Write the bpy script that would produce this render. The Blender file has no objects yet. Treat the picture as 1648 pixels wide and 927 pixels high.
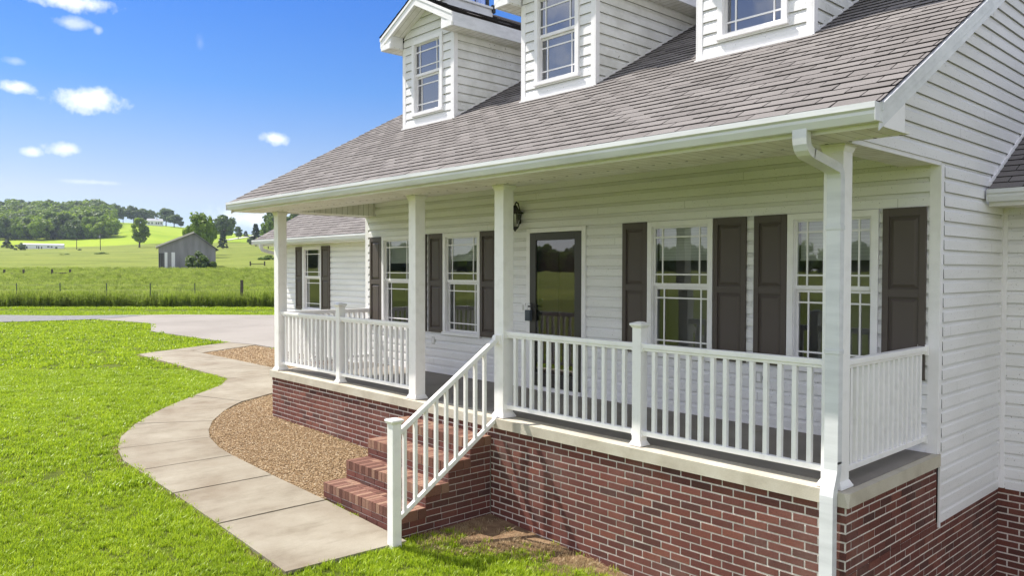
import bpy, bmesh, math, random
import numpy as np
from mathutils import Vector, Matrix, noise
R = math.radians
random.seed(7)
SC = bpy.context.scene
C = SC.collection

# ------------------------------------------------------------------ camera
CAM = Vector((2.4658, -5.5243, 1.6015))
YAW, PIT, ROLL, FPX = 47.5365, -1.302, 0.0921, 1247.78
def cam_axes():
    a, b, c = R(YAW), R(PIT), R(ROLL)
    fw = Vector((-math.sin(a)*math.cos(b), math.cos(a)*math.cos(b), math.sin(b)))
    r = Vector((math.cos(a), math.sin(a), 0)); u = r.cross(fw)
    return r*math.cos(c)+u*math.sin(c), u*math.cos(c)-r*math.sin(c), fw
cr, cu, cf = cam_axes()
cd = bpy.data.cameras.new('camera'); cam = bpy.data.objects.new('camera', cd); C.objects.link(cam)
cam.matrix_world = Matrix(((cr.x, cu.x, -cf.x, CAM.x), (cr.y, cu.y, -cf.y, CAM.y), (cr.z, cu.z, -cf.z, CAM.z), (0, 0, 0, 1)))
cd.sensor_width = 36; cd.lens = FPX/1648*36; cd.clip_start = 0.1; cd.clip_end = 9000
SC.camera = cam

# ------------------------------------------------------------------ sky and sun
SUN_AZ, SUN_EL = 69.5, 53.0        # shadows travel towards (sin az, cos az)
tosun = Vector((-math.sin(R(SUN_AZ))*math.cos(R(SUN_EL)), -math.cos(R(SUN_AZ))*math.cos(R(SUN_EL)), math.sin(R(SUN_EL))))
SKY_STRENGTH, SUN_STRENGTH, EXPOSURE = 0.15, 4.9, 0.72
w = bpy.data.worlds.new('World'); SC.world = w; w.use_nodes = True
nt = w.node_tree; N = nt.nodes; Lk = nt.links; N.clear()
wo = N.new('ShaderNodeOutputWorld'); bg = N.new('ShaderNodeBackground'); sky = N.new('ShaderNodeTexSky')
sky.sky_type = 'NISHITA'; sky.sun_disc = False; sky.sun_elevation = R(SUN_EL)
sky.sun_rotation = math.atan2(tosun.x, tosun.y)
sky.air_density = 1.0; sky.dust_density = 0.35; sky.ozone_density = 3.0; sky.altitude = 300
bg.inputs['Strength'].default_value = SKY_STRENGTH
# small fair-weather clouds: soft-edged patches in the sky texture itself
def pxdir(px, py):
    return (cf + cr*((px-824)/FPX) - cu*((py-463.5)/FPX)).normalized()
tc = N.new('ShaderNodeTexCoord')
nz = N.new('ShaderNodeTexNoise'); nz.inputs['Scale'].default_value = 55; nz.inputs['Detail'].default_value = 7; nz.inputs['Roughness'].default_value = .58
Lk.new(tc.outputs['Generated'], nz.inputs['Vector'])
acc = None
def wm(op, a, b=None, clamp=False):
    m = N.new('ShaderNodeMath'); m.operation = op; m.use_clamp = clamp
    for i, v in enumerate((a, b)):
        if v is None: continue
        if isinstance(v, (int, float)): m.inputs[i].default_value = v
        else: Lk.new(v, m.inputs[i])
    return m.outputs[0]
CLOUDS = [(120, 4, 75, 14, 1.0), (115, 36, 32, 11, .5), (28, 140, 34, 10, .85), (145, 160, 62, 21, 1.05), (104, 239, 32, 11, .9), (50, 243, 17, 8, .75),
          (441, 223, 30, 12, .9), (24, 98, 20, 6, .25), (158, 48, 8, 7, .35), (150, 293, 60, 4, .3), (405, 350, 90, 20, .62), (322, 68, 9, 14, .14),
          ]
sx = N.new('ShaderNodeSeparateXYZ')
for px, py, wx, wy, amt in CLOUDS:
    d = pxdir(px, py); r = d.cross(Vector((0, 0, 1))).normalized(); u = r.cross(d)
    def dot(v):
        n = N.new('ShaderNodeVectorMath'); n.operation = 'DOT_PRODUCT'; Lk.new(tc.outputs['Generated'], n.inputs[0]); n.inputs[1].default_value = v; return n.outputs['Value']
    dr, du, dd = dot(r), dot(u), dot(d)
    a = wm('DIVIDE', dr, wx/FPX*.70); b = wm('DIVIDE', du, wy/FPX*.78)
    q = wm('SQRT', wm('ADD', wm('MULTIPLY', a, a), wm('MULTIPLY', b, b)))
    q = wm('ADD', q, wm('MULTIPLY', wm('SUBTRACT', nz.outputs['Fac'], .5), 2.0))
    m = wm('MULTIPLY', wm('SUBTRACT', 1.2, q), .95, True)
    m = wm('MULTIPLY', wm('MULTIPLY', m, amt), wm('GREATER_THAN', dd, .4), True)
    acc = m if acc is None else wm('MAXIMUM', acc, m)
mixc = N.new('ShaderNodeMix'); mixc.data_type = 'RGBA'
Lk.new(acc, mixc.inputs['Factor'])
# deep clear blue towards the north-west, paler at the horizon
sz = N.new('ShaderNodeSeparateXYZ'); Lk.new(tc.outputs['Generated'], sz.inputs[0])
rp_ = N.new('ShaderNodeValToRGB'); el = rp_.color_ramp.elements
STOPS = [(p_, tuple(v_*.80 for v_ in c_)) for p_, c_ in [(0, (.50, .57, .78)), (.03, (.50, .57, .78)), (.09, (.63, .56, .62)), (.14, (.51, .53, .64)), (.22, (.28, .47, .71)), (.33, (.17, .41, .78)), (1, (.16, .40, .78))]]
while len(el) < len(STOPS): el.new(.5)
for i, (p_, c_) in enumerate(STOPS): el[i].position = p_; el[i].color = (*c_, 1)
Lk.new(sz.outputs[2], rp_.inputs[0])
tm = N.new('ShaderNodeMix'); tm.data_type = 'RGBA'; tm.blend_type = 'MULTIPLY'; tm.inputs['Factor'].default_value = 1
Lk.new(sky.outputs[0], tm.inputs['A']); Lk.new(rp_.outputs[0], tm.inputs['B'])
# broken bright cloud added behind and above the camera as unseen white fill light
fd_ = Vector((cf.x, cf.y, 0)).normalized()
dv_ = N.new('ShaderNodeVectorMath'); dv_.operation = 'DOT_PRODUCT'; Lk.new(tc.outputs['Generated'], dv_.inputs[0]); dv_.inputs[1].default_value = fd_
away = wm('MAXIMUM', wm('MULTIPLY', wm('SUBTRACT', .66, dv_.outputs['Value']), 4, True), wm('MULTIPLY', wm('SUBTRACT', sz.outputs[2], .52), 5, True))
cn = N.new('ShaderNodeTexNoise'); cn.inputs['Scale'].default_value = 3.2; cn.inputs['Detail'].default_value = 8; cn.inputs['Roughness'].default_value = .6
Lk.new(tc.outputs['Generated'], cn.inputs['Vector'])
low_fill = wm('MULTIPLY', wm('MULTIPLY', wm('SUBTRACT', .42, sz.outputs[2]), 2.2, True), .85)   # bright band near the horizon, added to light up surfaces under the eaves
fill_cov = wm('MULTIPLY', away, wm('MAXIMUM', low_fill, wm('MULTIPLY', wm('SUBTRACT', cn.outputs['Fac'], .42), 5.5, True)), True)
mb_ = N.new('ShaderNodeMix'); mb_.data_type = 'RGBA'; Lk.new(fill_cov, mb_.inputs['Factor']); Lk.new(tm.outputs['Result'], mb_.inputs['A']); mb_.inputs['B'].default_value = (7.6, 7.45, 7.2, 1)
Lk.new(mb_.outputs['Result'], mixc.inputs['A']); mixc.inputs['B'].default_value = (5.3, 5.45, 5.75, 1)
Lk.new(mixc.outputs['Result'], bg.inputs['Color']); Lk.new(bg.outputs[0], wo.inputs['Surface'])
sl = bpy.data.lights.new('sun', 'SUN'); sl.energy = SUN_STRENGTH; sl.angle = R(.5); sl.color = (1, .94, .84)
so = bpy.data.objects.new('sun', sl); so.rotation_euler = tosun.to_track_quat('Z', 'Y').to_euler(); C.objects.link(so)
SC.view_settings.view_transform = 'Standard'; SC.view_settings.look = 'None'
SC.view_settings.exposure = EXPOSURE; SC.view_settings.gamma = 1; SC.view_settings.use_curve_mapping = False
SC.render.engine = 'CYCLES'
SC.cycles.max_bounces = 8; SC.cycles.transparent_max_bounces = 12; SC.cycles.diffuse_bounces = 4

# ------------------------------------------------------------------ materials
M = {}
class MT:
    """short helper for node materials"""
    def __init__(s, name, col=(.8, .8, .8), rough=.6, spec=.35):
        s.m = bpy.data.materials.new(name); s.m.use_nodes = True; s.nt = s.m.node_tree; s.N = s.nt.nodes; s.L = s.nt.links
        s.b = s.N['Principled BSDF']; s.b.inputs['Base Color'].default_value = (*col, 1); s.b.inputs['Roughness'].default_value = rough
        s.b.inputs['Specular IOR Level'].default_value = spec
        M[name] = s.m
    def geo(s):
        return s.N.new('ShaderNodeNewGeometry').outputs['Position']
    def obj(s):
        return s.N.new('ShaderNodeTexCoord').outputs['Object']
    def noise(s, scale, detail=4, rough=.55, vec=None, stretch=None):
        n = s.N.new('ShaderNodeTexNoise'); n.inputs['Scale'].default_value = scale; n.inputs['Detail'].default_value = detail; n.inputs['Roughness'].default_value = rough
        v = vec if vec is not None else s.geo()
        if stretch:
            mp = s.N.new('ShaderNodeMapping'); mp.inputs['Scale'].default_value = stretch; s.L.new(v, mp.inputs['Vector']); v = mp.outputs[0]
        s.L.new(v, n.inputs['Vector']); return n.outputs['Fac']
    def ramp(s, fac, stops):
        r = s.N.new('ShaderNodeValToRGB'); e = r.color_ramp.elements
        while len(e) < len(stops): e.new(.5)
        for i, (p, c) in enumerate(stops):
            e[i].position = p; e[i].color = (*c, 1) if len(c) == 3 else c
        s.L.new(fac, r.inputs[0]); return r.outputs[0]
    def mix(s, fac, a, b, mode='MIX'):
        n = s.N.new('ShaderNodeMix'); n.data_type = 'RGBA'; n.blend_type = mode
        for k, v in (('Factor', fac), ('A', a), ('B', b)):
            if isinstance(v, (int, float)): n.inputs[k].default_value = v
            elif isinstance(v, tuple): n.inputs[k].default_value = (*v, 1)
            else: s.L.new(v, n.inputs[k])
        return n.outputs['Result']
    def math(s, op, a, b=0, clamp=False):
        n = s.N.new('ShaderNodeMath'); n.operation = op; n.use_clamp = clamp
        for i, v in enumerate((a, b)):
            if isinstance(v, (int, float)): n.inputs[i].default_value = v
            else: s.L.new(v, n.inputs[i])
        return n.outputs[0]
    def attr(s, name='rnd'):
        n = s.N.new('ShaderNodeAttribute'); n.attribute_name = name; return n.outputs['Fac']
    def color(s, c): s.L.new(c, s.b.inputs['Base Color'])
    def bump(s, h, strength=.3, dist=.01):
        n = s.N.new('ShaderNodeBump'); n.inputs['Strength'].default_value = strength; n.inputs['Distance'].default_value = dist
        s.L.new(h, n.inputs['Height']); s.L.new(n.outputs[0], s.b.inputs['Normal'])
    def xyz(s, v):
        n = s.N.new('ShaderNodeSeparateXYZ'); s.L.new(v, n.inputs[0]); return n.outputs

t = MT('vinyl_siding', rough=.45); n = t.noise(1.7, 5, stretch=(.5, .5, 2.2)); n2 = t.noise(28, 3)
c = t.ramp(n, [(.3, (.74, .735, .745)), (.62, (.82, .815, .84))]); c = t.mix(t.math('MULTIPLY', t.math('SUBTRACT', n2, .62, True), 1.2, True), c, (.5, .49, .44)); c = t.mix(t.math('MULTIPLY', t.math('GREATER_THAN', t.noise(75, 1), .735), .7), c, (.12, .11, .10)); t.color(c)
t = MT('siding_seam', (.42, .42, .41), .6)
t = MT('siding_lap_shade', (.34, .335, .31), .8, .1)   # shade line under each lap, painted as a darker underside
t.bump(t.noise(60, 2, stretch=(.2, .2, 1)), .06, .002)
t = MT('vinyl_dirty', rough=.5); n = t.noise(3.2, 6, .65)   # the dormer and gable faces show mildew
c = t.ramp(n, [(.25, (.60, .60, .575)), (.6, (.80, .805, .80))])
d = t.math('GREATER_THAN', t.noise(38, 2), .70); c = t.mix(t.math('MULTIPLY', d, t.math('GREATER_THAN', t.noise(2.1, 2), .56)), c, (.16, .15, .13)); t.color(c)
t = MT('white_trim', (.83, .835, .83), .38); n = t.noise(6, 4); t.color(t.ramp(n, [(.25, (.76, .75, .765)), (.55, (.83, .82, .845))]))
t = MT('white_paint', (.86, .865, .87), .35); n = t.noise(9, 4); t.color(t.ramp(n, [(.25, (.79, .78, .78)), (.5, (.87, .86, .865))]))
t = MT('gutter_white', (.78, .81, .79), .35); n = t.noise(4, 5, stretch=(.4, 1, 3)); t.color(t.ramp(n, [(.3, (.58, .595, .62)), (.6, (.71, .725, .755))]))
t = MT('soffit', (.74, .73, .68), .5); p = t.xyz(t.geo())
gr = t.math('GREATER_THAN', t.math('FRACT', t.math('MULTIPLY', t.math('ADD', p[0], 50), 1/.1016)), .93)
c = t.ramp(t.noise(5, 4), [(.3, (.68, .66, .60)), (.6, (.82, .81, .78))]); c = t.mix(gr, c, (.42, .41, .36)); t.color(c)
t = MT('soffit_side', (.74, .73, .68), .5); p = t.xyz(t.geo())
gr = t.math('GREATER_THAN', t.math('FRACT', t.math('MULTIPLY', t.math('ADD', p[1], 50), 1/.1016)), .92)
c = t.ramp(t.noise(5, 4), [(.3, (.68, .66, .60)), (.6, (.82, .81, .78))]); c = t.mix(gr, c, (.40, .39, .33)); t.color(c)
t = MT('brick', rough=.85, spec=.2); a = t.attr()
c = t.ramp(a, [(0, (.085, .042, .038)), (.15, (.115, .047, .040)), (.5, (.145, .055, .046)), (.85, (.170, .063, .050)), (1, (.20, .078, .058))])
n = t.noise(75, 5, .7); c = t.mix(.75, c, t.ramp(n, [(.28, (.45, .45, .47)), (.5, (1, 1, 1)), (.72, (1.35, 1.2, 1.1))]), 'MULTIPLY')
wash = t.ramp(t.noise(1.3, 4), [(.5, (0, 0, 0)), (.75, (.22, .22, .22))]); wv = t.math('MULTIPLY', wash, t.noise(30, 3)); c = t.mix(wv, c, (.55, .45, .38)); t.color(c)
t.bump(t.noise(130, 6, .7), .8, .006)
t = MT('step_brick', rough=.85, spec=.2); a = t.attr()
c = t.ramp(a, [(0, (.11, .052, .04)), (.25, (.17, .082, .063)), (.5, (.215, .112, .085)), (.8, (.30, .18, .13)), (1, (.26, .165, .118))])
n = t.noise(75, 5, .7); c = t.mix(.7, c, t.ramp(n, [(.28, (.5, .5, .5)), (.5, (1, 1, 1)), (.72, (1.3, 1.25, 1.2))]), 'MULTIPLY'); t.color(c)
t.bump(t.noise(130, 6, .7), .8, .006)
t = MT('mortar', (.46, .43, .38), .95, .1); t.color(t.ramp(t.noise(40, 4), [(.3, (.58, .53, .48)), (.65, (.80, .75, .70))])); t.bump(t.noise(220, 3), .5, .003)
t = MT('slab_concrete', rough=.9, spec=.15); c = t.ramp(t.noise(2.2, 7, .62), [(.3, (.40, .36, .29)), (.5, (.52, .48, .40)), (.7, (.58, .55, .47))])
sp = t.ramp(t.noise(160, 2), [(.35, (.75, .74, .72)), (.5, (1, 1, 1))]); t.color(t.mix(.5, c, sp, 'MULTIPLY')); t.bump(t.noise(240, 4), .5, .003)
t = MT('porch_floor', rough=.8, spec=.2); t.color(t.ramp(t.noise(1.5, 6), [(.3, (.21, .19, .168)), (.65, (.28, .256, .23))]))
t = MT('path_concrete', rough=.92, spec=.12)
c = t.ramp(t.noise(1.0, 8, .62), [(.28, (.215, .175, .13)), (.45, (.275, .242, .192)), (.6, (.32, .29, .235)), (.75, (.36, .33, .275))])
st = t.ramp(t.noise(2.8, 6, .68, stretch=(1.6, .5, 1)), [(.3, (.64, .61, .57)), (.52, (1, 1, 1))]); c = t.mix(.6, c, st, 'MULTIPLY')
c = t.mix(.45, c, t.ramp(t.noise(170, 3), [(.35, (.7, .69, .67)), (.55, (1, 1, 1))]), 'MULTIPLY'); t.color(c); t.bump(t.noise(260, 4), .5, .004)
t = MT('drive_concrete', rough=.92, spec=.12); t.color(t.ramp(t.noise(.35, 7, .6), [(.3, (.235, .215, .195)), (.6, (.285, .262, .238))]))
t = MT('shingle', rough=.95, spec=.1); a = t.attr()
c = t.ramp(a, [(0, (.135, .126, .125)), (.5, (.178, .168, .168)), (1, (.225, .214, .213))])
gn = t.noise(420, 3, .8); c = t.mix(.7, c, t.ramp(gn, [(.3, (.3, .3, .3)), (.5, (1, .99, .98)), (.7, (2.0, 1.95, 1.9))]), 'MULTIPLY')
lg = t.ramp(t.noise(1.1, 6, .6), [(.3, (.92, .915, .91)), (.7, (1.06, 1.055, 1.05))]); t.color(t.mix(1, c, lg, 'MULTIPLY')); t.bump(gn, .5, .003)
t = MT('shingle_dark', (.035, .032, .031), .95, .1)
t = MT('shutter', (.082, .066, .058), .5, .4); t.bump(t.noise(90, 3, stretch=(1, 1, .12)), .12, .002)
t = MT('door_bronze', (.050, .047, .043), .38, .4)
t = MT('black_metal', (.012, .012, .013), .4, .5)
t = MT('lockbox_metal', (.05, .065, .085), .35, .5)
t = MT('interior_dark', (.035, .036, .038), .9, .1)
t = MT('room_wall', (.26, .25, .235), .9, .1)
t = MT('blind_fabric', (.60, .62, .58), .7, .2); p = t.xyz(t.geo()); z_ = t.math('FRACT', t.math('MULTIPLY', t.math('ADD', p[2], 20), 1/.035)); t.color(t.ramp(z_, [(.0, (.55, .56, .53)), (.2, (.78, .79, .75)), (.9, (.80, .81, .77))]))
t = MT('inner_door', (.09, .04, .03), .4, .4)
t = MT('plate_plastic', (.55, .55, .53), .5, .3)
t = MT('barn_metal', rough=.6); p = t.xyz(t.geo()); c = t.ramp(t.noise(.7, 5, stretch=(2, 2, .3)), [(.3, (.18, .18, .19)), (.65, (.27, .27, .29))]); t.color(c)
t = MT('barn_roof', (.62, .58, .55), .5)
t = MT('barn_white', (.72, .73, .76), .5)
t = MT('far_white', (.74, .76, .82), .5)
t = MT('far_dark', (.05, .06, .09), .4)
t = MT('far_roof', (.30, .32, .36), .6)
t = MT('weathered_wood', rough=.9, spec=.1); t.color(t.ramp(t.noise(8, 5, stretch=(4, 4, .6)), [(.3, (.05, .042, .038)), (.7, (.13, .115, .10))]))
t = MT('wire', (.16, .155, .15), .5)
t = MT('steel_post', (.06, .075, .06), .6)
t = MT('bark', (.10, .08, .065), .95, .1); t.bump(t.noise(14, 5, stretch=(1, 1, .2)), .5, .05)
t = MT('dirt', rough=.98, spec=.05); c = t.ramp(t.noise(6, 7, .7), [(.3, (.12, .075, .042)), (.55, (.26, .175, .105)), (.72, (.36, .26, .165))]); t.color(c); t.bump(t.noise(50, 6, .7), .8, .02)
t = MT('pebble', rough=.8, spec=.25); a = t.N.new('ShaderNodeObjectInfo').outputs['Random']
t.color(t.ramp(a, [(0, (.17, .11, .055)), (.3, (.33, .22, .115)), (.6, (.44, .31, .175)), (.85, (.54, .41, .26)), (1, (.62, .52, .38))]))
t = MT('gravel_base', rough=.95, spec=.1); c = t.ramp(t.noise(90, 4, .8), [(.3, (.10, .065, .035)), (.5, (.30, .21, .125)), (.7, (.46, .35, .23))]); t.color(c); t.bump(t.noise(90, 3), 1, .02)
t = MT('road_gravel', rough=.95, spec=.1); t.color(t.ramp(t.noise(5, 6, .7), [(.3, (.15, .15, .155)), (.65, (.24, .24, .245))]))
t = MT('road_light', rough=.95, spec=.1); t.color(t.ramp(t.noise(.5, 4), [(.3, (.42, .41, .40)), (.65, (.52, .51, .50))]))

def leaf_mat(name, stops, trans=.35, rough=.55):
    t = MT(name, rough=rough, spec=.25); a = t.attr()
    n = t.noise(.35, 3)
    o = t.N.new('ShaderNodeObjectInfo').outputs['Random']
    f = t.math('ADD', t.math('MULTIPLY', a, .62), t.math('ADD', t.math('MULTIPLY', n, .24), t.math('MULTIPLY', o, .14)))
    c = t.ramp(f, stops); t.color(c)
    tr = t.N.new('ShaderNodeBsdfTranslucent'); t.L.new(t.mix(.6, c, (.35, .5, .03)), tr.inputs['Color'])
    mx = t.N.new('ShaderNodeMixShader'); mx.inputs[0].default_value = trans
    out = t.N['Material Output']; t.L.new(t.b.outputs[0], mx.inputs[1]); t.L.new(tr.outputs[0], mx.inputs[2]); t.L.new(mx.outputs[0], out.inputs[0])
    return t
leaf_mat('leaf_mid', [(.1, (.055, .10, .018)), (.5, (.12, .20, .03)), (.9, (.22, .31, .05))], .35)
leaf_mat('leaf_dark', [(.1, (.030, .058, .022)), (.5, (.058, .10, .032)), (.9, (.11, .17, .045))], .28)
leaf_mat('leaf_light', [(.1, (.09, .15, .02)), (.5, (.18, .27, .035)), (.9, (.28, .37, .06))], .4)
leaf_mat('leaf_greygreen', [(.1, (.075, .105, .055)), (.5, (.12, .16, .085)), (.9, (.19, .24, .13))], .25)
leaf_mat('conifer', [(.1, (.012, .026, .014)), (.5, (.022, .045, .024)), (.9, (.04, .07, .034))], .08)
leaf_mat('weed', [(.1, (.11, .16, .03)), (.5, (.22, .28, .05)), (.8, (.36, .38, .12)), (1, (.55, .50, .28))], .5)
def blade_mat(name, stops, trans):
    t = MT(name, rough=.42, spec=.3); a = t.attr(); o = t.N.new('ShaderNodeObjectInfo').outputs['Random']
    n = t.noise(.9, 4)
    f = t.math('ADD', t.math('MULTIPLY', a, .5), t.math('ADD', t.math('MULTIPLY', n, .32), t.math('MULTIPLY', o, .18)))
    c = t.ramp(f, stops); t.color(c)
    tr = t.N.new('ShaderNodeBsdfTranslucent'); t.L.new(c, tr.inputs['Color'])
    mx = t.N.new('ShaderNodeMixShader'); mx.inputs[0].default_value = trans
    t.L.new(t.b.outputs[0], mx.inputs[1]); t.L.new(tr.outputs[0], mx.inputs[2]); t.L.new(mx.outputs[0], t.N['Material Output'].inputs[0])
blade_mat('grass_blade', [(.1, (.10, .165, .012)), (.45, (.315, .45, .022)), (.7, (.44, .57, .032)), (.92, (.58, .67, .055))], .42)
blade_mat('grass_dry', [(.1, (.24, .16, .08)), (.5, (.42, .31, .17)), (.9, (.58, .46, .28))], .2)

# glass: reflection over see-through, real panes in front of a real room
def glass(name, ior, tint):
    t = MT(name); t.N.remove(t.b)
    fr = t.N.new('ShaderNodeFresnel'); fr.inputs[0].default_value = ior
    gl = t.N.new('ShaderNodeBsdfGlossy'); gl.inputs['Roughness'].default_value = .012; gl.inputs['Color'].default_value = (.95, .97, 1, 1)
    tr = t.N.new('ShaderNodeBsdfTransparent'); tr.inputs['Color'].default_value = (*tint, 1)
    mx = t.N.new('ShaderNodeMixShader'); t.L.new(fr.outputs[0], mx.inputs[0]); t.L.new(tr.outputs[0], mx.inputs[1]); t.L.new(gl.outputs[0], mx.inputs[2])
    wav = t.noise(2.2, 2); bp = t.N.new('ShaderNodeBump'); bp.inputs['Strength'].default_value = .05; bp.inputs['Distance'].default_value = .02
    t.L.new(wav, bp.inputs['Height']); t.L.new(bp.outputs[0], gl.inputs['Normal'])
    t.L.new(mx.outputs[0], t.N['Material Output'].inputs[0])
glass('window_glass', 2.0, (.84, .87, .85))
glass('dormer_glass', 2.9, (.7, .72, .8))
glass('lantern_glass', 1.5, (.9, .9, .9))

# ------------------------------------------------------------------ mesh builder
class MB:
    def __init__(s): s.v = []; s.f = []; s.m = []; s.a = []; s.mats = []
    def mi(s, name):
        if name not in s.mats: s.mats.append(name)
        return s.mats.index(name)
    def face(s, pts, mat, a=.5):
        i = len(s.v); s.v.extend([tuple(p) for p in pts]); s.f.append(tuple(range(i, i+len(pts)))); s.m.append(s.mi(mat)); s.a.append(a)
    def box(s, x0, x1, y0, y1, z0, z1, mat, a=.5, skip=''):
        P = [(x0, y0, z0), (x1, y0, z0), (x1, y1, z0), (x0, y1, z0), (x0, y0, z1), (x1, y0, z1), (x1, y1, z1), (x0, y1, z1)]
        i = len(s.v); s.v.extend(P)
        F = {'b': (3, 2, 1, 0), 't': (4, 5, 6, 7), 'f': (0, 1, 5, 4), 'r': (1, 2, 6, 5), 'k': (2, 3, 7, 6), 'l': (3, 0, 4, 7)}
        k = s.mi(mat)
        for n, q in F.items():
            if n in skip: continue
            s.f.append(tuple(i+j for j in q)); s.m.append(k); s.a.append(a)
    def hexa(s, P, mat, a=.5):
        """eight corners, bottom ring then top ring"""
        i = len(s.v); s.v.extend([tuple(p) for p in P]); k = s.mi(mat)
        for q in ((3, 2, 1, 0), (4, 5, 6, 7), (0, 1, 5, 4), (1, 2, 6, 5), (2, 3, 7, 6), (3, 0, 4, 7)):
            s.f.append(tuple(i+j for j in q)); s.m.append(k); s.a.append(a)
    def bar(s, p, q, wd, ht, mat, up=(0, 0, 1)):
        p, q = Vector(p), Vector(q); d = (q-p).normalized(); side = d.cross(Vector(up)).normalized(); u = side.cross(d)
        s.hexa([p-side*wd/2-u*ht/2, p+side*wd/2-u*ht/2, q+side*wd/2-u*ht/2, q-side*wd/2-u*ht/2,
                p-side*wd/2+u*ht/2, p+side*wd/2+u*ht/2, q+side*wd/2+u*ht/2, q-side*wd/2+u*ht/2], mat)
    def tube(s, pts, rad, mat, n=8, a=.5, cap=True):
        pts = [Vector(p) for p in pts]; rad = [rad]*len(pts) if not hasattr(rad, '__len__') else rad
        rings = []
        k = s.mi(mat)
        for i, p in enumerate(pts):
            d = (pts[min(i+1, len(pts)-1)]-pts[max(i-1, 0)]).normalized()
            x = d.cross(Vector((0, 0, 1)) if abs(d.z) < .9 else Vector((1, 0, 0))).normalized(); y = d.cross(x)
            b = len(s.v)
            for j in range(n):
                an = 2*math.pi*j/n; s.v.append(tuple(p+x*math.cos(an)*rad[i]+y*math.sin(an)*rad[i]))
            rings.append(b)
        for i in range(len(rings)-1):
            for j in range(n):
                s.f.append((rings[i]+j, rings[i]+(j+1) % n, rings[i+1]+(j+1) % n, rings[i+1]+j)); s.m.append(k); s.a.append(a)
        if cap:
            s.f.append(tuple(rings[0]+j for j in range(n-1, -1, -1))); s.m.append(k); s.a.append(a)
            s.f.append(tuple(rings[-1]+j for j in range(n))); s.m.append(k); s.a.append(a)
    def lathe(s, c, prof, mat, n=16):
        c = Vector(c); k = s.mi(mat); b = len(s.v)
        for r, z in prof:
            for j in range(n):
                an = 2*math.pi*(j+.5)/n; s.v.append((c.x+r*math.cos(an), c.y+r*math.sin(an), c.z+z))
        for i in range(len(prof)-1):
            for j in range(n):
                s.f.append((b+i*n+j, b+i*n+(j+1) % n, b+(i+1)*n+(j+1) % n, b+(i+1)*n+j)); s.m.append(k); s.a.append(.5)
    def sweep(s, pts, prof, mat, up=(0, 0, 1), closed=True):
        """prof: list of (side, up) offsets swept along pts"""
        pts = [Vector(p) for p in pts]; k = s.mi(mat); rings = []; n = len(prof)
        for i, p in enumerate(pts):
            d = (pts[min(i+1, len(pts)-1)]-pts[max(i-1, 0)]).normalized(); side = Vector(up).cross(d).normalized() if abs(d.dot(Vector(up))) < .999 else Vector((1, 0, 0))
            u = d.cross(side); rings.append(len(s.v))
            for a_, b_ in prof: s.v.append(tuple(p+side*a_+u*b_))
        for i in range(len(rings)-1):
            for j in range(n if closed else n-1):
                s.f.append((rings[i]+j, rings[i]+(j+1) % n, rings[i+1]+(j+1) % n, rings[i+1]+j)); s.m.append(k); s.a.append(.5)
        if closed:
            s.f.append(tuple(rings[0]+j for j in range(n-1, -1, -1))); s.m.append(k); s.a.append(.5)
            s.f.append(tuple(rings[-1]+j for j in range(n))); s.m.append(k); s.a.append(.5)
    def mesh(s, name):
        me = bpy.data.meshes.new(name); me.from_pydata(s.v, [], s.f)
        for k in s.mats: me.materials.append(M[k])
        me.polygons.foreach_set('material_index', s.m)
        at = me.attributes.new('rnd', 'FLOAT', 'FACE'); at.data.foreach_set('value', s.a); me.update()
        return me
def bevel(o, wd=.004, seg=2):
    b = o.modifiers.new('bevel', 'BEVEL'); b.width = wd; b.segments = seg; b.limit_method = 'ANGLE'; b.angle_limit = R(40)
def put(name, mb, parent=None, label=None, bev=0, local=False, loc=None):
    o = bpy.data.objects.new(name, mb.mesh(name) if isinstance(mb, MB) else mb); C.objects.link(o)
    if parent is not None:
        o.parent = parent
        base = Vector((0, 0, 0)); q = parent
        while q is not None: base += Vector(q.location); q = q.parent
        o.location = (Vector(loc) if loc is not None else Vector((0, 0, 0)))-base if not local else (loc or (0, 0, 0))
    elif loc is not None: o.location = loc
    if label: o['label'] = label
    if bev: bevel(o, bev)
    return o
def thing(name, label, cat, loc=(0, 0, 0), group=None, rz=0):
    o = bpy.data.objects.new(name, None); C.objects.link(o); o.location = loc; o.rotation_euler = (0, 0, rz); o.empty_display_size = .2
    o['label'] = label; o['category'] = cat
    if group: o['group'] = group
    return o
def tag(o, label, cat, group=None):
    o['label'] = label; o['category'] = cat
    if group: o['group'] = group
    return o
def structure(name, mb, kind='structure', label=None):
    o = put(name, mb); o['kind'] = kind
    if label: o['label'] = label
    return o

# ------------------------------------------------------------------ ground heights
def lerp(a, b, t): return a+(b-a)*t
def table(x, T):
    if x <= T[0][0]: return T[0][1]
    for (a, va), (b, vb) in zip(T, T[1:]):
        if x <= b: return lerp(va, vb, (x-a)/(b-a))
    return T[-1][1]
def zp(x): return -.72 if x < -10.5 else max(-1.30, -.72-(x+10.5)*.05)
ZW = [(-9.6, -.745), (-7.6, -.76), (-6.4, -.785), (-5.47, -.87), (-3.9, -1.06), (-3, -1.115), (-2, -1.18), (-.6, -1.29), (.6, -1.75), (2, -2.3), (5, -2.8)]
def near_z(x, y):
    zl = zp(x)-.035
    if x > -11 and y > -1.25:
        zz = table(x, ZW)-.012; k = min(1, (y+1.25)/1.25); zl = lerp(zl, zz, k*k*(3-2*k))
    if x < -30: zl = lerp(zl, -.78, min(1, (-30-x)/8))
    return zl
COLS = [-40, 100, 190, 240, 300, 360, 410, 445]
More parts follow.
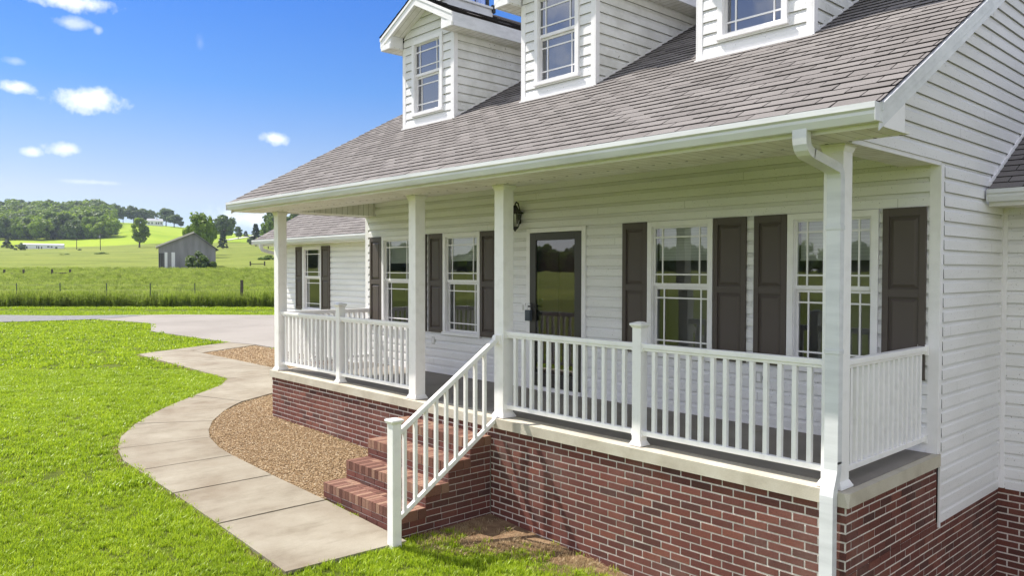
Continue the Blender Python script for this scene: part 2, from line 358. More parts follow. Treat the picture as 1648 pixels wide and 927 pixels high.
ROWS = {44: [498]*8, 60: [477]*8, 80: [459]*8, 125: [431]*8, 200: [417, 417, 417, 417, 416, 415, 414, 413], 300: [406, 406, 405, 404, 402, 400, 399, 399],
        370: [397, 397, 396, 395, 393, 392, 392, 393], 450: [383, 383, 378, 373, 383, 386, 386, 390], 600: [368, 367, 362, 362, 367, 373, 378, 384],
        700: [360, 359, 357.5, 360, 366, 373, 378, 384]}
DT = sorted(ROWS)
def far_z(x, y):
    v = Vector((x-CAM.x, y-CAM.y)); r = v.length; f2 = Vector((cf.x, cf.y)).normalized(); r2 = Vector((cr.x, cr.y)).normalized()
    th = math.atan2(v.dot(r2), v.dot(f2)); flat = min(1, max(0, (abs(th-R(-26))-R(22))/R(30))); th = max(R(-35), min(R(-16.9), th)); px = 824+FPX*math.tan(th); d = r*math.cos(th)
    def zr(D):
        row = table(px, list(zip(COLS, ROWS[D]))); return CAM.z+(434-row)/FPX*D
    if d <= DT[0]: return -.75
    if flat >= 1: return -.75+min(1, (r-44)/150)*1.8
    if flat > 0:
        fz = -.75+min(1, max(0, (r-44)/150))*1.8
        return lerp(far_core(px, d, zr), fz, flat*flat*(3-2*flat))
    return far_core(px, d, zr)
def far_core(px, d, zr):
    if d >= DT[-1]:
        z = zr(DT[-1]); return z-(min(d, 2500)-700)*.02
    for a, b in zip(DT, DT[1:]):
        if d <= b:
            k = (d-a)/(b-a); return lerp(zr(a), zr(b), k)
def ground_z(x, y):
    r = math.hypot(x-CAM.x, y-CAM.y)
    if r < 38: return near_z(x, y)
    k = min(1, (r-38)/10); return lerp(near_z(x, y), far_z(x, y), k)
def at_row(px, d):
    """world x,y for a compass column and a distance along the view axis"""
    f2 = Vector((cf.x, cf.y)).normalized(); r2 = Vector((cr.x, cr.y)).normalized()
    p = Vector((CAM.x, CAM.y))+f2*d+r2*d*(px-824)/FPX
    return p.x, p.y
def G(px, d):
    x, y = at_row(px, d); return Vector((x, y, ground_z(x, y)))

# ------------------------------------------------------------------ ground sheet
t = MT('ground_green', rough=.95, spec=.08)
pos = t.geo(); P3 = t.xyz(pos)
lawn = t.ramp(t.noise(3.5, 8, .7), [(.28, (.055, .07, .016)), (.5, (.10, .13, .02)), (.72, (.17, .20, .03))])
lawn = t.mix(.6, lawn, t.ramp(t.noise(38, 4, .7), [(.3, (.45, .5, .4)), (.55, (1, 1, 1)), (.8, (1.5, 1.4, 1.1))]), 'MULTIPLY')
field = t.ramp(t.noise(.055, 8, .68, stretch=(1, 1.0, 1)), [(.3, (.12, .15, .03)), (.5, (.175, .215, .04)), (.68, (.22, .25, .05))])
fb = t.ramp(t.noise(1.1, 6, .75), [(.3, (.6, .64, .55)), (.6, (1.1, 1.06, 1.1))]); field = t.mix(.8, field, fb, 'MULTIPLY')
hay = t.ramp(t.noise(.03, 6, .6), [(.3, (.19, .28, .018)), (.6, (.26, .34, .028))])
dist = t.N.new('ShaderNodeVectorMath'); dist.operation = 'DISTANCE'; t.L.new(pos, dist.inputs[0]); dist.inputs[1].default_value = (CAM.x, CAM.y, 0)
dd = t.math('ADD', dist.outputs['Value'], t.math('MULTIPLY', t.math('SUBTRACT', t.noise(.02, 3), .5), 30))
k1 = t.math('GREATER_THAN', dist.outputs['Value'], 53); c = t.mix(k1, lawn, field)
k2 = t.math('GREATER_THAN', dd, 420); c = t.mix(k2, c, hay)
# bare clay and dead thatch along the foot of the brick wall, right of the steps
dx = t.math('SUBTRACT', P3[1], t.math('MINIMUM', t.math('ADD', t.math('MULTIPLY', t.math('ADD', P3[0], 3.2), .45), -.60), -.18)); dn = t.math('ADD', dx, t.math('MULTIPLY', t.math('SUBTRACT', t.noise(2.4, 5, .65), .5), .7))
bare = t.math('MULTIPLY', t.math('GREATER_THAN', dn, -.05), t.math('GREATER_THAN', P3[0], -3.98)); bare = t.math('MULTIPLY', bare, t.math('LESS_THAN', P3[0], 6))
dirtc = t.ramp(t.noise(5, 7, .7), [(.3, (.13, .08, .045)), (.55, (.27, .18, .11)), (.75, (.40, .29, .18))]); c = t.mix(bare, c, dirtc)
t.color(c); t.bump(t.noise(22, 6, .75), .7, .04)
def build_ground():
    radii = [0]; r = .5
    while r < 22: radii.append(r); r += .25
    while r < 3200: radii.append(r); r *= 1.045
    na = 640; v = [(CAM.x, CAM.y, near_z(CAM.x, CAM.y))]; f = []
    for r in radii[1:]:
        for j in range(na):
            a = 2*math.pi*j/na; x, y = CAM.x+r*math.cos(a), CAM.y+r*math.sin(a); v.append((x, y, ground_z(x, y)))
    for j in range(na): f.append((0, 1+j, 1+(j+1) % na))
    for i in range(len(radii)-2):
        b = 1+i*na
        for j in range(na): f.append((b+j, b+na+j, b+na+(j+1) % na, b+(j+1) % na))
    me = bpy.data.meshes.new('ground'); me.from_pydata(v, [], f); me.materials.append(M['ground_green'])
    me.polygons.foreach_set('use_smooth', [True]*len(f)); o = bpy.data.objects.new('ground', me); C.objects.link(o); o['kind'] = 'structure'
build_ground()

# ------------------------------------------------------------------ paths, drive, beds
LEFT = [(-3.86, -2.43), (-5.32, -2.445), (-6.52, -2.47), (-7.62, -2.51), (-8.16, -2.53), (-8.76, -2.43), (-9.37, -2.22), (-10.06, -1.82), (-11.15, -.99), (-12.03, -.22), (-12.97, .66), (-13.84, 1.17)]
RIGHT = [(-3.80, -1.19), (-5.32, -1.23), (-6.52, -1.30), (-7.62, -1.34), (-8.08, -1.33), (-8.67, -1.23), (-9.10, -1.08), (-9.62, -.82), (-10.22, -.39), (-10.82, .17), (-11.32, .96), (-11.7, 2.66)]
def slab_quad(mb, poly, top, th=.11, mat='path_concrete'):
    n = len(poly); T = [(x, y, top(x, y)) for x, y in poly]; B = [(x, y, top(x, y)-th) for x, y in poly]
    mb.face(T, mat)
    for i in range(n): mb.face([B[i], B[(i+1) % n], T[(i+1) % n], T[i]], mat)
def sub(a, b, t): return (lerp(a[0], b[0], t), lerp(a[1], b[1], t))
wk = MB(); top = lambda x, y: zp(x)
joint = {1, 2, 3, 5, 7, 9}
for i in range(len(LEFT)-1):
    n = 4
    for j in range(n):
        a, b = j/n, (j+1)/n
        if j == 0 and i in joint: a += .012
        if j == n-1 and i+1 in joint: b -= .012
        slab_quad(wk, [sub(LEFT[i], LEFT[i+1], a), sub(RIGHT[i], RIGHT[i+1], a), sub(RIGHT[i], RIGHT[i+1], b), sub(LEFT[i], LEFT[i+1], b)][::-1], top)
f0 = lambda x, y: -.72
yl_ = lambda x: 1.17+(x+13.84)*-.0111
for a, b0 in ((-13.84, -15.6), (-15.615, -17.5), (-17.515, -20.15)):
    slab_quad(wk, [(a, yl_(a)), (a, 2.69), (b0, 2.695), (b0, yl_(b0))][::-1], f0)
slab_quad(wk, [(-11.7, 2.66), (-13.82, 2.69), (-13.82, 1.17)][::1], f0)
slab_quad(wk, [(-19.4, 2.715), (-20.15, 2.715), (-21.95, 4.5), (-20.6, 4.8)][::1], f0)
slab_quad(wk, [(-20.165, 1.24), (-20.17, 2.70), (-21.95, 4.48)][::1], f0)
structure('walkway', wk)
dv = MB(); fd = lambda x, y: -.715
def drv(poly): slab_quad(dv, poly, fd, .1, 'drive_concrete')
drv([(-15, 4.83), (-20.6, 4.83), (-21.97, 4.52), (-24.7, 4.33), (-28.3, 4.17), (-28.3, 10.6), (-15, 24)][::-1])
drv([(-28.32, 4.17), (-32.9, 5.6), (-37.5, 4.6), (-38.0, 5.6), (-39.4, 7.6), (-38.9, 8.7), (-28.32, 19)][::-1])
drv([(-28.30, 10.62), (-28.30, 19.02), (-15, 34), (-15, 24.02)][::1])
structure('driveway', dv)
gd = MB()
def ribbon(mb, L_, R_, mat, dz):
    for i in range(len(L_)-1):
        for j in range(6):
            a, b = j/6, (j+1)/6
            q = [sub(L_[i], L_[i+1], a), sub(R_[i], R_[i+1], a), sub(R_[i], R_[i+1], b), sub(L_[i], L_[i+1], b)]
            mb.face([(x, y, ground_z(x, y)+dz) for x, y in q], mat)
ribbon(gd, [(-37.5, 4.45), (-38.1, .9), (-39.5, -4), (-42, -12)], [(-39.5, 7.6), (-41.5, 4.1), (-44.1, 1.85), (-48, -10)], 'road_gravel', .05)
structure('gravel_lane', gd)
rd = MB()
def road_pts():
    out = []
    for px, d, wd in ((352, 430, 5), (368, 450, 5), (384, 480, 6), (400, 520, 7), (410, 580, 7), (408, 640, 8)):
        out.append((at_row(px, d-wd/2*3), at_row(px, d+wd/2*3)))
    return out
rp = road_pts(); ribbon(rd, [p[0] for p in rp], [p[1] for p in rp], 'road_light', .25)
structure('farm_road', rd)

# gravel beds: base sheet plus loose pebbles
def inpoly(x, y, P):
    c_ = False; j = len(P)-1
    for i in range(len(P)):
        if (P[i][1] > y) != (P[j][1] > y) and x < (P[j][0]-P[i][0])*(y-P[i][1])/(P[j][1]-P[i][1])+P[i][0]: c_ = not c_
        j = i
    return c_
BED1 = [(-5.40, -1.20)]+RIGHT[1:-1]+[(-11.3, 1.6), (-9.25, 1.6), (-9.25, .0), (-5.40, .0)]
BED2 = [(-19.40, 2.70), (-20.58, 4.80), (-15.0, 4.80), (-11.8, 3.5), (-11.8, 2.70)]
def bedz(x, y): return near_z(x, y)+(.012 if x > -9.4 else .008)
def pebbles():
    bm = bmesh.new(); bmesh.ops.create_icosphere(bm, subdivisions=1, radius=1)
    for v in bm.verts: v.co *= random.uniform(.75, 1.15); v.co.z *= .6
    me = bpy.data.meshes.new('pebble'); bm.to_mesh(me); bm.free(); me.materials.append(M['pebble']); return me
def gn_instances(name, pts, scales, rots, protos, kindlabel=None, spread_tilt=0.0):
    """points with stored scale/rotation, one geometry-nodes instancing object"""
    me = bpy.data.meshes.new(name); me.from_pydata([tuple(p) for p in pts], [], [])
    a = me.attributes.new('sc', 'FLOAT', 'POINT'); a.data.foreach_set('value', list(scales))
    a = me.attributes.new('rt', 'FLOAT_VECTOR', 'POINT'); a.data.foreach_set('vector', np.array(rots, dtype=np.float32).ravel())
    a = me.attributes.new('pick', 'INT', 'POINT'); a.data.foreach_set('value', [random.randrange(len(protos)) for _ in pts])
    o = bpy.data.objects.new(name, me); C.objects.link(o); o['kind'] = 'stuff'
    hid = bpy.data.collections.new(name+'_source')
    for i, pm in enumerate(protos):
        po = bpy.data.objects.new('%s_piece' % name, pm); hid.objects.link(po)
    ng = bpy.data.node_groups.new(name+'_scatter', 'GeometryNodeTree')
    ng.interface.new_socket('Geometry', in_out='INPUT', socket_type='NodeSocketGeometry'); ng.interface.new_socket('Geometry', in_out='OUTPUT', socket_type='NodeSocketGeometry')
    nn, ll = ng.nodes, ng.links
    gi = nn.new('NodeGroupInput'); go = nn.new('NodeGroupOutput'); ip = nn.new('GeometryNodeInstanceOnPoints'); ci = nn.new('GeometryNodeCollectionInfo')
    ci.inputs['Collection'].default_value = hid; ci.inputs['Separate Children'].default_value = True; ci.inputs['Reset Children'].default_value = True
    def at(nm, ty):
        n = nn.new('GeometryNodeInputNamedAttribute'); n.data_type = ty; n.inputs['Name'].default_value = nm; return n.outputs['Attribute']
    ll.new(gi.outputs[0], ip.inputs['Points']); ll.new(ci.outputs[0], ip.inputs['Instance']); ip.inputs['Pick Instance'].default_value = True
    ll.new(at('pick', 'INT'), ip.inputs['Instance Index']); ll.new(at('rt', 'FLOAT_VECTOR'), ip.inputs['Rotation']); ll.new(at('sc', 'FLOAT'), ip.inputs['Scale'])
    ll.new(ip.outputs[0], go.inputs[0])
    md = o.modifiers.new('scatter', 'NODES'); md.node_group = ng
    return o
def bed(name, poly, dens, size, pm):
    base = MB(); xs = [p[0] for p in poly]; ys = [p[1] for p in poly]; g = .1
    x = min(xs)
    while x < max(xs):
        y = min(ys)
        while y < max(ys):
            if inpoly(x+g/2, y+g/2, poly): base.face([(x, y, bedz(x, y)), (x+g, y, bedz(x+g, y)), (x+g, y+g, bedz(x+g, y+g)), (x, y+g, bedz(x, y+g))], 'gravel_base')
            y += g
        x += g
    structure(name+'_base', base)
    n = int((max(xs)-min(xs))*(max(ys)-min(ys))*dens); pts = []; sc = []; rt = []
    for _ in range(n):
        x, y = random.uniform(min(xs), max(xs)), random.uniform(min(ys), max(ys))
        if not inpoly(x, y, poly): continue
        pts.append((x, y, bedz(x, y)+random.uniform(0, .012))); sc.append(size*random.uniform(.5, 1.4)); rt.append((random.uniform(-.5, .5), random.uniform(-.5, .5), random.uniform(0, 6.3)))
    gn_instances(name, pts, sc, rt, pm)
PEB = [pebbles() for _ in range(5)]
bed('gravel_bed', BED1, 4200, .0088, PEB)
bed('gravel_strip', BED2, 900, .015, PEB)

# ------------------------------------------------------------------ house helpers
ROOF_S = .56
def roof_z(y): return 2.68+ROOF_S*(y+.5)
def siding(mb, org, ud, nd, z0, z1, lim, openings=(), mat='vinyl_siding', h=.127, phase=None):
    """Dutch-lap courses as real geometry; lim(z)->(u0,u1); openings=(u0,u1,z0,z1)"""
    org, ud, nd = Vector(org), Vector(ud), Vector(nd)
    ph = z0 if phase is None else phase
    i = math.floor((z0-ph)/h)-1
    cuts = sorted({z for o in openings for z in (o[2], o[3])})
    def P(u, z, off): return org+ud*u+nd*off+Vector((0, 0, z))
    while ph+i*h < z1:
        zb = ph+i*h; a = random.uniform(.3, .7)
        la, lb2 = lim(zb+h*.3)
        if lb2-la > 2.5 and zb > z0 and zb+h < z1:
            for u_ in (la+(lb2-la)*((i*.37+.21) % 1), la+(lb2-la)*((i*.61+.55) % 1)):
                if any(o[0]-.1 < u_ < o[1]+.1 and o[2]-.1 < zb < o[3]+.1 for o in openings): continue
                mb.face([P(u_, zb, .0197), P(u_+.004, zb, .0197), P(u_+.004, zb+h*.64, .0177), P(u_, zb+h*.64, .0177)], 'siding_seam')
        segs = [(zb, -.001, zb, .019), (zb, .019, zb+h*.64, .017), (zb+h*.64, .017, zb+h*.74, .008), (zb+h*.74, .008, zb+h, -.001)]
        for (za, oa, zc, oc) in segs:
            if za == zc:
                if za < z0-1e-6 or za > z1: continue
                parts = [(za, oa, zc, oc)]
            else:
                lo, hi = max(za, z0), min(zc, z1)
                if hi-lo < 1e-5: continue
                zs = [lo]+[c_ for c_ in cuts if lo < c_ < hi]+[hi]
                off = lambda z: lerp(oa, oc, (z-za)/(zc-za))
                parts = [(p, off(p), q, off(q)) for p, q in zip(zs, zs[1:])]
            for (p, op, q, oq) in parts:
                a0, b0 = lim(p); a1, b1 = lim(q)
                if b0-a0 <= 1e-4 and b1-a1 <= 1e-4: continue
                b0 = max(a0, b0); b1 = max(a1, b1)
                mid = (p+q)/2; iv = [((a0, a1), (b0, b1))]
                for o in openings:
                    if o[2]-1e-6 <= mid <= o[3]+1e-6:
                        nv = []
                        for s_, e_ in iv:
                            if o[1] <= min(s_) or o[0] >= max(e_): nv.append((s_, e_)); continue
                            if o[0] > max(s_): nv.append((s_, (o[0], o[0])))
                            if o[1] < min(e_): nv.append(((o[1], o[1]), e_))
                        iv = nv
                for s_, e_ in iv:
                    mb.face([P(s_[0], p, op), P(e_[0], p, op), P(e_[1], q, oq), P(s_[1], q, oq)], 'siding_lap_shade' if za == zc else mat, a)
        i += 1
def brick_wall(mb, org, ud, nd, u0, u1, ztop, zbot, mat='brick', skip=None, phase=0.0, ubot=None):
    """running bond of single bricks 10 mm proud of a mortar sheet"""
    org, ud, nd = Vector(org), Vector(ud), Vector(nd); L, H, mj = .203, .0677, .0135
    def P(u, z, off): return org+ud*u+nd*off+Vector((0, 0, z))
    mb.face([P(u0, zbot, -.0045), P(u1, zbot, -.0045), P(u1, ztop, -.0045), P(u0, ztop, -.0045)], 'mortar')
    row = 0; z = ztop
    while z > zbot:
        za, zb = max(z-H+mj, zbot), z-.0005 if row == 0 else z
        k = math.floor(u0/L)-1; sh = (L/2 if row % 2 else 0)+phase
        while k*L+sh < u1:
            a, b = max(u0, k*L+sh), min(u1, k*L+sh+L-mj); k += 1
            if b-a < .012: continue
            if skip and skip((a+b)/2, (za+zb)/2): continue
            j = lambda: random.uniform(-.0012, .0012)
            e = random.uniform(-.0018, .0012)
            A, B = a+(j() if a > u0+.001 else 0), b+(j() if b < u1-.001 else 0); za_, zb_ = za+j(), zb+j(); r = random.random()
            if b-a > .19 and random.random() < .015: r = 0
            q = [P(A, za_, e), P(B, za_, e), P(B, zb_, e), P(A, zb_, e)]; q2 = [P(A, za_, -.009), P(B, za_, -.009), P(B, zb_, -.009), P(A, zb_, -.009)]
            mb.face(q, mat, r)
            for m_ in range(4): mb.face([q2[m_], q2[(m_+1) % 4], q[(m_+1) % 4], q[m_]], mat, r)
        z -= H; row += 1
def shingles(mb, org, ud, vd, u0f, u1f, vmax, expo=.135, tab=.305, two=False):
    org, ud, vd = Vector(org), Vector(ud).normalized(), Vector(vd).normalized(); nd = ud.cross(vd)
    if nd.z < 0: nd = -nd
    def P(u, v, off): return org+ud*u+vd*v+nd*off
    n = int(vmax/expo); flip = ud.cross(vd).z < 0
    def F(q, mat, a=.5): mb.face(q[::-1] if flip else q, mat, a)
    ph = random.uniform(0, .1)
    for i in range(n+1):
        v0, v1 = i*expo, min((i+1)*expo, vmax)
        if v1-v0 < .004: break
        a0, b0 = u0f(v0), u1f(v0)
        if b0 <= a0: continue
        F([P(a0, v0, .0), P(b0, v0, .0), P(u1f(v1), v1, .0), P(u0f(v1), v1, .0)], 'shingle_dark')
        sh = -((i*.1525+random.uniform(-.01, .01)+ph) % tab); k = 0; base = random.uniform(-.08, .08)
        wob = random.uniform(-.003, .003)
        u = a0+sh
        while u < b0:
            ua, ub = max(u, a0), min(u+tab-.010, b0); u += tab
            if ub-ua < .01: continue
            d = random.uniform(-.005, .005)+wob; up = random.choice((-.0045, 0, 0, 0, .001)); r = min(1, max(0, random.gauss(.5, .12)+base*.3))
            e0, e1 = max(ua, u0f(v1)), min(ub, u1f(v1))
            if e1 <= e0: e0 = e1 = max(min((ua+ub)/2, u1f(v1)), u0f(v1))
            q = [P(ua, v0+d, .0125+up), P(ub, v0+d, .0125+up+random.uniform(-.002, .001)), P(e1, v1+.004, .003), P(e0, v1+.004, .003)]
            F(q, 'shingle', r)
            F([P(ua, v0+d, 0), P(ub, v0+d, 0), q[1], q[0]], 'shingle_dark')

D = 1.754; XL = -9.25; RIDGE = 5.35; YB = 11.2
house = thing('farmhouse', 'white vinyl sided house with brick base, covered front porch, three dormers and dark shutters', 'house', (-4.6, 4, -1.0))
def H(name, mb, parent=None, label=None, bev=0): return put(name, mb, parent or house, label, bev)

# brick foundation
b = MB()
brick_wall(b, (0, 0, 0), (1, 0, 0), (0, -1, 0), XL, -5.475, -.105, -1.25)
brick_wall(b, (0, 0, 0), (1, 0, 0), (0, -1, 0), -5.475, -3.907, -.105, -.4)
brick_wall(b, (0, 0, 0), (1, 0, 0), (0, -1, 0), -3.907, 0, -.105, -1.75)
brick_wall(b, (0, 0, 0), (0, 1, 0), (1, 0, 0), .0102, D+.02, -.105, -.61-.0, phase=.1)
brick_wall(b, (0, 0, 0), (0, 1, 0), (1, 0, 0), .0102, 3.5, -.61-.0057, -2.5, phase=.1+.1015)
brick_wall(b, (0, 3.49, 0), (1, 0, 0), (0, -1, 0), .0, 6.5, -.61, -3.0)
brick_wall(b, (XL, 0, 0), (0, -1, 0), (-1, 0, 0), -3.5, -.0102, -.105, -1.2)
H('brick_foundation', b)
# porch slab
b = MB(); x0, x1, y0, y1 = XL-.03, .03, -.032, D+.045
poly = [(x0, y0), (x1-.035, y0), (x1, y0+.035), (x1, y1-.02), (x1-.02, y1), (-.02, y1), (-.02, D-.01), (x0, D-.01)]
T = [(x, y, 0) for x, y in poly]; B = [(x, y, -.104) for x, y in poly]; poly2 = list(poly); B[1] = (x1, y0, -.104); B[2] = (x1, y0+.006, -.104)
b.face(T, 'slab_concrete'); b.face(B[::-1], 'slab_concrete')
for i in range(len(T)): b.face([B[i], B[(i+1) % len(T)], T[(i+1) % len(T)], T[i]], 'slab_concrete')
H('porch_slab', b)
b = MB()
for k in range(6):
    a_, b_ = XL+.02+k*1.54, XL+.02+(k+1)*1.54-.006
    b.box(a_, min(b_, -.03), .2, D-.012, -.02, .004, 'porch_floor')
H('porch_floor', b)

# walls
OPEN = []
WINX = [(-8.72, -7.84), (-7.02, -6.14), (-3.12, -2.245), (-1.386, -.50)]
for a_, b_ in WINX: OPEN.append((a_+.02, b_-.02, .66, 2.15))
OPEN.append((-5.14, -4.09, -.2, 2.15))
b = MB(); siding(b, (0, D, 0), (1, 0, 0), (0, -1, 0), .03, 2.76, lambda z: (XL+.06, -.07), OPEN, phase=-.624)
H('porch_wall', b)
b = MB()
def glim(z):
    lo = D if z < 2.53 else -.3
    if z > 2.5: lo = max(lo if z < 2.53 else -.4, (z-2.68+.16)/ROOF_S-.5) if z >= 2.53 else D
    hi = YB-.2
    if z > 2.5: hi = min(hi, 2*RIDGE-((z-2.68+.16)/ROOF_S-.5))
    return (lo, hi)
def glim_low(z): return (D+.07, YB-.2)
siding(b, (0, 0, 0), (0, 1, 0), (1, 0, 0), -.605, 2.529, glim_low, phase=-.624)
siding(b, (0, 0, 0), (0, 1, 0), (1, 0, 0), 2.531, roof_z(RIDGE)-.2, glim, mat='vinyl_siding', phase=-.624)
b2 = MB()
siding(b2, (XL, 0, 0), (0, -1, 0), (-1, 0, 0), -.4, 2.53, lambda z: (-(YB-.2), -D-.07), phase=-.624)
siding(b2, (XL, 0, 0), (0, -1, 0), (-1, 0, 0), 2.531, roof_z(RIDGE)-.2, lambda z: (-glim(z)[1], -glim(z)[0]), phase=-.624)
H('gable_wall', b); H('gable_wall', b2)
b = MB(); b.box(XL+.05, -.05, YB-.2, YB-.1, -1, 2.6, 'vinyl_siding'); H('back_wall', b)
# dark attic / core that stops light leaking through the strip-built walls
b = MB(); b.box(XL+.03, -.03, D+.75, YB-.25, -1.2, 2.5, 'interior_dark'); H('inner_core', b)
# corner trim, starter trim, wall base
b = MB()
def ltrim(x, y, z0, z1, sxx, wd=.076, t_=.018):
    """L-shaped corner post: front face plus side face"""
    b.box(min(x, x-sxx*wd), max(x, x-sxx*wd), y-t_, y+.004, z0, z1, 'white_trim')
    b.box(min(x, x+sxx*t_), max(x, x+sxx*t_), y-t_, y+wd-t_, z0, z1, 'white_trim')
ltrim(.0, D, .003, 2.528, 1); ltrim(XL, D, .003, 2.528, -1)
b.box(.0, .018, D+.046, D+.058+.018, -.655, -.001, 'white_trim'); b.box(.0, .018, D+.046, D+.058+.018, -.001, .004, 'white_trim')
b.box(.0, .019, 3.44, 3.482, -.61, 2.30, 'white_trim'); b.box(.0195, .06, 3.463, 3.482, -.61, 2.30, 'white_trim')
b.box(XL+.08, -.08, D-.02, D-.001, .004, .03, 'white_trim')
H('corner_trim', b, bev=.002)
b = MB()
for (ua, ub, za, zb, yo) in ((-.009, .0, -.64, -.612, 0),):
    b.box(.001, .017, D+.08, 3.44, -.618, -.606, 'white_trim')
H('starter_trim', b)

# box beams and ceiling of the porch
b = MB()
zc = 2.527
b.box(XL+.0, .0, .0, .30, zc, 2.75, 'soffit'); b.box(XL, XL+.30, .301, D, zc, 2.75, 'soffit_side'); b.box(-.30, 0, .301, D, zc, 2.75, 'soffit_side')
H('porch_beam', b)
b = MB(); b.box(XL+.3, -.3, .3, D, 2.752, 2.77, 'soffit_side'); H('porch_ceiling', b)
b = MB()
b.box(-.012, .010, .0, D, zc-.012, zc+.03, 'white_trim'); H('beam_trim', b); b = MB(); b.box(XL-.010, XL+.012, .0, D, zc-.012, zc+.03, 'white_trim')
H('beam_trim', b)

# eave: soffit, fascia, gutter
XE0, XE1 = -9.62, .40
b = MB(); b.box(XE0, XE1, -.45, -.001, zc-.003, zc+.015, 'soffit')
for k in range(58):
    x = XE0+.1+k*.173
    if x < XE1: b.box(x, x+.022, -.025, -.006, zc-.0045, zc-.0028, 'black_metal')
H('eave_soffit', b)

b = MB()
b.box(XE0, XE1, -.452, -.43, zc-.006, 2.665, 'white_trim'); b.box(XE0, XE1, -.462, -.4525, zc-.008, zc+.022, 'white_trim')
# closed return boxes at both ends of the eave
for xa, xb in ((.395, .404), (XE0-.004, XE0+.005)):
    b.hexa([(xa, -.429, zc-.006), (xb, -.429, zc-.006), (xb, -.089, zc-.006), (xa, -.089, zc-.006), (xa, -.429, roof_z(-.429)-.045), (xb, -.429, roof_z(-.429)-.045), (xb, -.089, roof_z(-.089)-.13), (xa, -.089, roof_z(-.089)-.13)], 'white_trim')
b.box(.02, .395, -.098, -.089, zc-.006, zc+.18, 'white_trim'); b.box(XE0, XL-.02, -.098, -.089, zc-.006, zc+.18, 'white_trim')
H('fascia', b, bev=.002)
GP = [(-.0, 0), (-.0, .115), (.012, .118), (.012, .012), (.075, .012), (.098, .05), (.098, .075), (.112, .085), (.112, .118), (.125, .118), (.125, .08), (.108, .066), (.108, .045), (.085, 0)]
b = MB(); b.sweep([(XE0, -.4625, 2.545), (XE1+.012, -.4625, 2.545)], [(-p, q) for p, q in GP], 'gutter_white')
for x in (XE0, XE1+.012): b.box(x-.002, x+.002, -.585, -.4628, 2.546, 2.662, 'gutter_white')
gut = H('gutter', b)
# downspout
b = MB(); pr = [(-.05, -.034), (.05, -.034), (.05, .034), (-.05, .034)]
def flute(w_, d_):
    q = []
    for a_, b_ in ((-1, -1), (-.6, -1), (-.5, -.86), (-.4, -1), (-.1, -1), (0, -.86), (.1, -1), (.4, -1), (.5, -.86), (.6, -1), (1, -1), (1, 1), (-1, 1)): q.append((a_*w_, b_*d_))
    return q
def spout(pts): # profile: x is the width, frame normal follows the y-z path
    pts = [Vector(p) for p in pts]; pf = flute(.05, .034); rings = []; k = b.mi('gutter_white')
    for i, p in enumerate(pts):
        d = (pts[min(i+1, len(pts)-1)]-pts[max(i-1, 0)]).normalized(); s_ = Vector((1, 0, 0)); u = s_.cross(d)
        if i == 0: d = (pts[1]-pts[0]).normalized(); u = s_.cross(d)
        rings.append(len(b.v))
        for q, r_ in pf: b.v.append(tuple(p+s_*q-u*r_))
    n = len(pf)
    for i in range(len(rings)-1):
        for j in range(n): b.f.append((rings[i]+j, rings[i]+(j+1) % n, rings[i+1]+(j+1) % n, rings[i+1]+j)); b.m.append(k); b.a.append(.5)
XD = -.10
spout([(XD, -.52, 2.56), (XD, -.52, 2.50), (XD, -.515, 2.465), (XD, -.50, 2.435), (XD, -.475, 2.415), (XD, -.445, 2.405), (XD, -.42, 2.40)])
spout([(XD, -.43, 2.402), (XD, -.07, 2.345), (XD, -.035, 2.335), (XD, -.012, 2.31), (XD, -.004, 2.27), (XD, -.004, .20)])
spout([(XD, -.006, .215), (XD, -.008, .15), (XD, -.02, .11), (XD, -.06, .02), (XD, -.071, -.03), (XD, -.072, -.10), (XD, -.072, -1.29)])
for z in (1.9, 1.0): b.box(XD-.056, XD+.056, -.044, .03, z, z+.03, 'gutter_white')
H('downspout', b)

# roof with single tabs
b = MB(); S1 = math.sqrt(1+ROOF_S**2); vd = (0, 1, ROOF_S)
vm = (RIDGE+.52)*S1
shingles(b, (XE0-.01, -.52, roof_z(-.52)), (1, 0, 0), vd, lambda v: 0, lambda v: XE1-XE0+.03, vm)
H('roof', b)
b = MB(); b.face([(XE0, RIDGE, roof_z(RIDGE)), (XE1, RIDGE, roof_z(RIDGE)), (XE1, YB+.4, roof_z(2*RIDGE-YB-.4)), (XE0, YB+.4, roof_z(2*RIDGE-YB-.4))], 'shingle')
b.tube([(XE0, RIDGE, roof_z(RIDGE)), (XE1, RIDGE, roof_z(RIDGE))], .05, 'shingle', 6); H('back_roof', b)
b = MB(); b.hexa([(XE0, -.5, roof_z(-.5)-.03), (XE1, -.5, roof_z(-.5)-.03), (XE1, RIDGE, roof_z(RIDGE)-.03), (XE0, RIDGE, roof_z(RIDGE)-.03)]+[(XE0, -.5, roof_z(-.5)-.004), (XE1, -.5, roof_z(-.5)-.004), (XE1, RIDGE, roof_z(RIDGE)-.004), (XE0, RIDGE, roof_z(RIDGE)-.004)], 'shingle_dark'); H('roof_deck', b)
